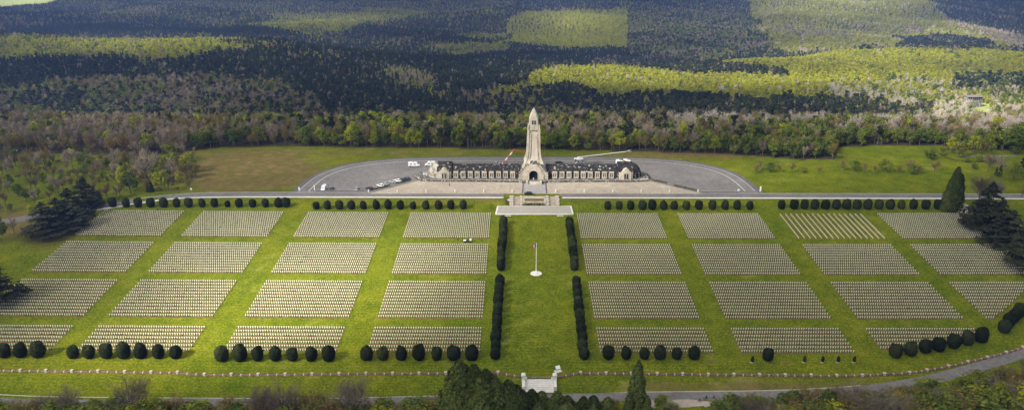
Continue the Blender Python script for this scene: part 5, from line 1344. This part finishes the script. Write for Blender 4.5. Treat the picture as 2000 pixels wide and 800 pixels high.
# open grove at left
random.seed(21)
grove = [(0,310),(370,312),(385,345),(372,372),(240,388),(200,392),(150,380),(60,400),(0,425)]
n_ = 0; tries = 0; placed = []
while n_ < 190 and tries < 4000:
    tries += 1
    px, py = random.uniform(-10, 385), random.uniform(306, 425)
    if not bool(pin(grove, np.array([px]), np.array([py]))[0]): continue
    if any(abs(px-a) < 7 and abs(py-b_) < 5 for a, b_ in placed): continue
    if py > 362 and random.random() < .65: continue
    placed.append((px, py)); n_ += 1
    k = random.choices(['rust', 'bare', 'green', 'fresh', 'shrub_rust'], [.36, .26, .2, .06, .12])[0]
    hh = {'rust': 9.5, 'bare': 10, 'green': 8, 'fresh': 8, 'shrub_rust': 2.2}[k]*random.uniform(.6, 1.15)*(1.15 if py < 335 else .95)
    if px > 330 and py < 350: hh *= 1.4
    x, y = gp(px, py); s = hh/HB[k]
    where = 'left part' if px < 130 else ('middle' if px < 260 else 'right part')
    d = 'rear' if py < 335 else ('middle' if py < 365 else 'front')
    nm = {'rust':('budding_tree','small russet budding tree','budding tree'),'bare':('bare_tree','small bare grey tree','bare tree'),'green':('leafy_tree','small green tree','leafy tree'),'fresh':('fresh_green_tree','small yellow-green tree','fresh green tree'),'shrub_rust':('brown_shrub','low brown shrub','shrub')}[k]
    plant(k, nm[0], x, y, f"{nm[1]} at the {d} of the {where} of the open grove", nm[2], nm[2]+'s in the open grove', s=s*1.15, sz=s)
for px, b_, t, k, lab in ((323,374,328,'fresh','slender yellow-green birch with a pale stem beside the road bend'),(311,374,335,'fresh','slender birch left of the pale-stemmed one'),(243,372,322,'fresh','yellow-green birch in front of the grove'),(255,378,332,'green','green birch in the front of the grove'),(287,362,296,'bare','tall bare tree rising at the grove right side'),(340,352,310,'bare','bare tree at the edge of the dry meadow'),
                      (84,420,388,'fresh','yellow bush left of the cedar clump'),(64,424,398,'fresh','second yellow bush left of the cedar clump'),(50,462,440,'rust','leaning yellowish bush on the left meadow'),(60,470,452,'green','low green bush on the left meadow'),(28,455,425,'bare','bare tree on the left meadow'),(0,470,420,'green','dark tree cut by the left edge')):
    by_top(k, {'fresh':'birch_tree','green':'leafy_tree','bare':'bare_tree','rust':'bush'}[k], px, b_, t, lab, {'fresh':'birch','green':'tree','bare':'bare tree','rust':'bush'}[k], None, HB[k], .75 if k == 'fresh' and px > 200 else 1.1)
by_top('thuja', 'small_yew_tree', 294, 374, 352, 'small dark conical yew under the tall bare tree', 'yew tree', None, 24, 1.9)
# white cars on the left forest clearing
for px, py, lab in ((35,309,'white car parked on the clearing at far left'),(27,296,'distant white car behind the clearing at far left')):
    X, Y = gp(px, py); c = car('parked_car', 'white'); c.location = (X, Y, zt(X, Y)+.02); c.rotation_euler = (0, 0, .5); tag(c, lab, 'car')

# ------------------------------------------------------------------ foreground trees
random.seed(5)
fgn = [0]
def fg(kind, px, bpy_, tpy, lab, wf=1.0):
    fgn[0] += 1
    nm, cat = {'thuja':('thuja_tree','conifer'),'bigbroad':('leafy_tree','leafy tree'),'bigfresh':('fresh_green_tree','fresh green tree'),'bigbare':('bare_tree','bare tree'),'bigrust':('budding_tree','budding tree')}[kind]
    return by_top(kind, nm, px, bpy_, tpy, lab, cat, 'trees below the lower road', HB[kind], wf)
tops = [(903,704,'tallest conifer at the left of the dark thicket left of the gate'),(925,712,'second tallest conifer of the dark thicket'),(893,728,'lower conifer at the left flank of the dark thicket'),(948,722,'conifer on the sloping crest of the dark thicket, upper one'),(968,733,'conifer on the sloping crest of the dark thicket, middle one'),(990,742,'conifer on the sloping crest of the dark thicket, lower one'),(1012,752,'conifer of the dark thicket left of the gate steps'),
        (1035,760,'conifer of the dark thicket covering the steps'),(1060,764,'conifer of the dark thicket before the steps'),(1085,764,'conifer before the right gate pillar'),(1110,772,'low conifer right of the gate pillar'),(1135,774,'low conifer in the right part of the thicket'),(1160,772,'low conifer near the right end of the thicket'),(1182,775,'last low conifer at the right end of the thicket')]
for i, (px, t, lab) in enumerate(tops):
    fg('thuja', px+(3 if i % 2 else -3), 860 if t < 735 else 838, t, lab, 1.75 if t < 735 else 2.2)
for i in range(30):
    px = 882+i*10.6; crest = np.interp(px, [880,893,905,925,950,1000,1050,1100,1195], [760,730,706,714,726,748,764,774,782])
    fg('thuja', px+random.uniform(-5, 5), 850+random.uniform(-8, 22), crest+random.uniform(6, 26), f"dark conifer, {ordinal(i+1)} from the left in the body of the dark thicket", random.uniform(1.5, 2.1))
fg('thuja', 1241, 815, 703, 'single tall dark conifer standing over the lower road', 1.05)
fg('thuja', 1226, 830, 768, 'small conifer at the left foot of the single tall one', 1.2); fg('thuja', 1262, 828, 772, 'small conifer at the right foot of the single tall one', 1.2)
fk = ['bigbroad', 'bigbare', 'bigrust', 'bigfresh']
kindname = {'bigbroad':'green leafy tree', 'bigbare':'bare grey tree', 'bigrust':'budding brownish tree', 'bigfresh':'yellow-green tree'}
left_tops = [(0,778),(22,783),(48,780),(72,782),(98,770),(122,776),(150,757),(178,781),(205,778),(232,776),(262,748),(288,768),(318,783),(345,775),(372,783),(398,779),(425,784),(452,776),(478,788),(505,762),(530,786),(560,742),(588,772),(615,766),(640,778),(668,786),(700,740),(726,780),(752,776),(778,784),(805,770),(830,776),(856,768),(875,774)]
for i, (px, t) in enumerate(left_tops):
    k = {262:'bigbare', 560:'bigbare', 700:'bigbare', 505:'bigbare', 615:'bigrust'}.get(px) or random.choices(fk, [.36, .25, .33, .06])[0]
    fg(k, px+random.uniform(-3, 3), random.uniform(826, 846), t+random.uniform(-2, 2), f"{kindname[k]}, {ordinal(i+1)} from the left below the lower road", random.uniform(1.25, 1.6))
for i, px in enumerate(range(10, 880, 46)):
    k = random.choices(fk, [.5, .15, .3, .05])[0]
    fg(k, px, 866, 793+random.uniform(-5, 5), f"low {kindname[k]}, {ordinal(i+1)} from the left along the bottom edge", 1.6)
right_tops = [(1200,778),(1298,770),(1310,785),(1405,778),(1432,768),(1462,772),(1492,770),(1520,764),(1548,760),(1576,752),(1604,762),(1634,758),(1662,750),(1690,748),(1716,762),(1742,752),(1770,756),(1796,748),(1822,741),(1850,752),(1876,738),(1902,722),(1930,728),(1955,712),(1980,716),(2005,704)]
for i, (px, t) in enumerate(right_tops):
    k = random.choices(fk, [.4, .22, .26, .12])[0]
    fg(k, px, (820 if px < 1700 else 800-(px-1700)*.15)+random.uniform(-4, 6), t+random.uniform(-2, 2), f"{kindname[k]}, {ordinal(i+1)} from the gate along the lower road right", random.uniform(1.3, 1.65))
for j, yb in enumerate((850, 835)):
    for i, px in enumerate(range(1410 if j == 0 else 1690, 2040, 30)):
        k = random.choices(fk, [.45, .18, .25, .12])[0]
        t = 786-(px-1410)*.055+j*0 if j == 0 else 770-(px-1690)*.09
        fg(k, px+random.uniform(-6, 6), yb, t+random.uniform(-5, 5), f"{kindname[k]}, {ordinal(i+1)} from the left in the {('bottom','middle')[j]} line of the right foreground wood", random.uniform(1.35, 1.7))

# ------------------------------------------------------------------ light
SUN_AZ = R(232.0); SUN_EL = R(37.0)
sd_ = np.array([sin(SUN_AZ)*cos(SUN_EL), cos(SUN_AZ)*cos(SUN_EL), sin(SUN_EL)])
w = bpy.data.worlds.new('World'); sc.world = w; w.use_nodes = True; nt = w.node_tree
bg = nt.nodes['Background']; sky = nt.nodes.new('ShaderNodeTexSky'); sky.sky_type = 'NISHITA'; sky.sun_disc = False
sky.sun_elevation = SUN_EL; sky.sun_rotation = SUN_AZ; sky.air_density = 1.0; sky.dust_density = 1.5; sky.ozone_density = 1.0
hs = nt.nodes.new('ShaderNodeHueSaturation'); hs.inputs['Saturation'].default_value = .45; nt.links.new(sky.outputs[0], hs.inputs['Color']); nt.links.new(hs.outputs[0], bg.inputs[0]); bg.inputs[1].default_value = 0.072
ld = bpy.data.lights.new('sun', 'SUN'); ld.energy = 5.0; ld.angle = R(0.5); ld.color = (1.0, 0.95, 0.86)
lo = bpy.data.objects.new('sun', ld); COL.objects.link(lo)
lo.rotation_euler = Vector((-sd_[0], -sd_[1], -sd_[2])).to_track_quat('-Z', 'Y').to_euler()

# unseen cloud deck, its cover shaped to cast the wanted shade and sunlit patches
LIT = [  # (px, py, rx, ry, strength)
 (520,580,170,80,.9),(700,535,90,75,.5),(180,738,280,22,.8),(620,520,140,70,.5),(330,705,230,25,.6),
 (500,590,230,110,1.0),(740,560,120,110,.6),(250,700,330,45,.95),(300,550,200,60,.32),(250,440,260,26,.32),(600,430,420,30,.32),(860,520,90,50,.35),
 (1045,352,330,22,.62),(700,345,200,28,.4),(1250,350,200,25,.35),(500,320,170,22,.30),(1650,330,300,38,.45),(1300,430,500,50,.24),(1050,600,130,160,.20),(1500,560,420,130,.10),(1450,470,300,20,.12),
 (1480,158,480,22,1.0),(1700,112,360,22,1.0),(1880,215,220,60,.95),(1200,145,220,18,.8),(1120,42,60,16,1.0),(1115,55,170,45,.55),(1640,12,190,26,1.0),(1870,68,150,20,.95),(1600,62,220,22,.65),
 (260,88,340,26,.9),(560,42,220,14,.65),(300,20,260,12,.5),(750,95,160,16,.3),(450,130,200,14,.3),(900,60,120,14,.2),(1350,55,120,30,.25),(1960,30,60,30,.3),(200,235,260,40,.5),(1080,265,620,28,.45),(180,340,200,50,.4),(1550,215,300,10,.5),(700,45,190,20,.35),(60,5,150,10,.8),(300,170,330,26,.45),(650,110,200,30,.2),(850,200,200,20,.25),(790,150,60,25,.25),
]
def shade(px, py):
    lit = np.zeros(px.shape)
    for cx_, cy_, rx, ry, s in LIT:
        q = ((px-cx_)/rx)**2+((py-cy_)/ry)**2
        lit = lit+(1-lit)*s*np.exp(-q*.9)
    return 1-lit
cgx = lines([(-3600,-900,90),(-900,900,14),(900,3600,90)]); cgy = lines([(-420,260,14),(260,1700,30),(1700,5200,90)])
CGX, CGY = np.meshgrid(cgx, cgy); CGZ = ZT(CGX, CGY)
cpx_, cpy_ = project(np.stack([CGX, CGY, CGZ], -1))
inside = (cpx_ > -600) & (cpx_ < 2600) & (cpy_ > -60) & (cpy_ < 950)
dens = shade(np.clip(cpx_, -300, 2300), np.clip(cpy_, -40, 900))
dens = np.clip(dens*1.12+.10*(np.sin(CGX/31+CGY/47)+np.sin(CGX/19-CGY/23))*.5, 0, 1)
HC = 2500.0
def deck(h):
    t = (h-CGZ)/sd_[2]
    return np.stack([CGX+sd_[0]*t, CGY+sd_[1]*t, np.full(CGX.shape, 0.0)+h], -1)
bot = deck(HC); topd = bot.copy(); bot[..., 2] -= 4+10*dens; topd[..., 2] += 4+26*dens*(1+.3*np.sin(CGX/60)*np.cos(CGY/50))
cny, cnx = CGX.shape
ii = np.arange(cnx-1)[None, :]+np.arange(cny-1)[:, None]*cnx
fb = np.stack([ii, ii+cnx, ii+cnx+1, ii+1], -1).reshape(-1, 4); ft = np.stack([ii, ii+1, ii+cnx+1, ii+cnx], -1).reshape(-1, 4)+cnx*cny
nb = cnx*cny
edge = []
for i in range(cnx-1): edge += [(i, i+1, i+1+nb, i+nb), (nb-cnx+i, nb-cnx+i+nb, nb-cnx+i+1+nb, nb-cnx+i+1)]
for j in range(cny-1): edge += [(j*cnx, j*cnx+nb, (j+1)*cnx+nb, (j+1)*cnx), (j*cnx+cnx-1, (j+1)*cnx+cnx-1, (j+1)*cnx+cnx-1+nb, j*cnx+cnx-1+nb)]
cloud = mesh_obj('cloud', np.concatenate([bot.reshape(-1, 3), topd.reshape(-1, 3)]), np.concatenate([fb, ft, np.array(edge)]), [], smooth=True)
at = cloud.data.attributes.new('cover', 'FLOAT', 'POINT'); at.data.foreach_set('value', np.tile(dens.ravel(), 2).astype(np.float32))
m, nt, out = newmat('shade-casting cloud')
ad = N(nt, 'ShaderNodeAttribute', attribute_name='cover')
tr = nt.nodes.new('ShaderNodeBsdfTransparent'); df = nt.nodes.new('ShaderNodeBsdfDiffuse'); df.inputs[0].default_value = (.9, .9, .9, 1); tl = nt.nodes.new('ShaderNodeBsdfTranslucent'); tl.inputs[0].default_value = (.95, .95, .95, 1)
m1 = nt.nodes.new('ShaderNodeMixShader'); m1.inputs[0].default_value = .6; L(nt, df.outputs[0], m1.inputs[1]); L(nt, tl.outputs[0], m1.inputs[2])
op = math_(nt, 'SUBTRACT', 1.0, math_(nt, 'POWER', math_(nt, 'SUBTRACT', 1.0, math_(nt, 'MULTIPLY', ad.outputs['Fac'], .96)), .5))
m2 = nt.nodes.new('ShaderNodeMixShader'); L(nt, op, m2.inputs[0]); L(nt, tr.outputs[0], m2.inputs[1]); L(nt, m1.outputs[0], m2.inputs[2]); L(nt, m2.outputs[0], out.inputs[0])
cloud.data.materials.append(m); tag(cloud, 'unseen cloud deck above the valley, shaped to cast patchy shade', 'cloud', kind='stuff')

# haze
HAZE = 0.00010
mb = MB(); mb.box(-6600, 6600, -700, 8600, -190, 175); hz = mb.build('haze', M['white']); hz.data.materials.clear()
m, nt, out = newmat('haze air'); pv_ = nt.nodes.new('ShaderNodeVolumePrincipled'); pv_.inputs['Density'].default_value = HAZE; pv_.inputs['Color'].default_value = (.27, .43, 1.0, 1); pv_.inputs['Anisotropy'].default_value = .1
L(nt, pv_.outputs[0], out.inputs['Volume']); hz.data.materials.append(m); tag(hz, 'thin blue haze filling the valley air', 'haze', kind='stuff')

# ------------------------------------------------------------------ render settings
sc.view_settings.view_transform = 'Standard'; sc.view_settings.look = 'None'; sc.view_settings.gamma = 1.0; sc.view_settings.exposure = 1.34
try: sc.view_settings.use_curve_mapping = False
except Exception: pass
cy = sc.cycles
cy.use_denoising = True; cy.max_bounces = 5; cy.diffuse_bounces = 3; cy.transparent_max_bounces = 8; cy.volume_bounces = 0; cy.transmission_bounces = 3
cy.caustics_reflective = False; cy.caustics_refractive = False
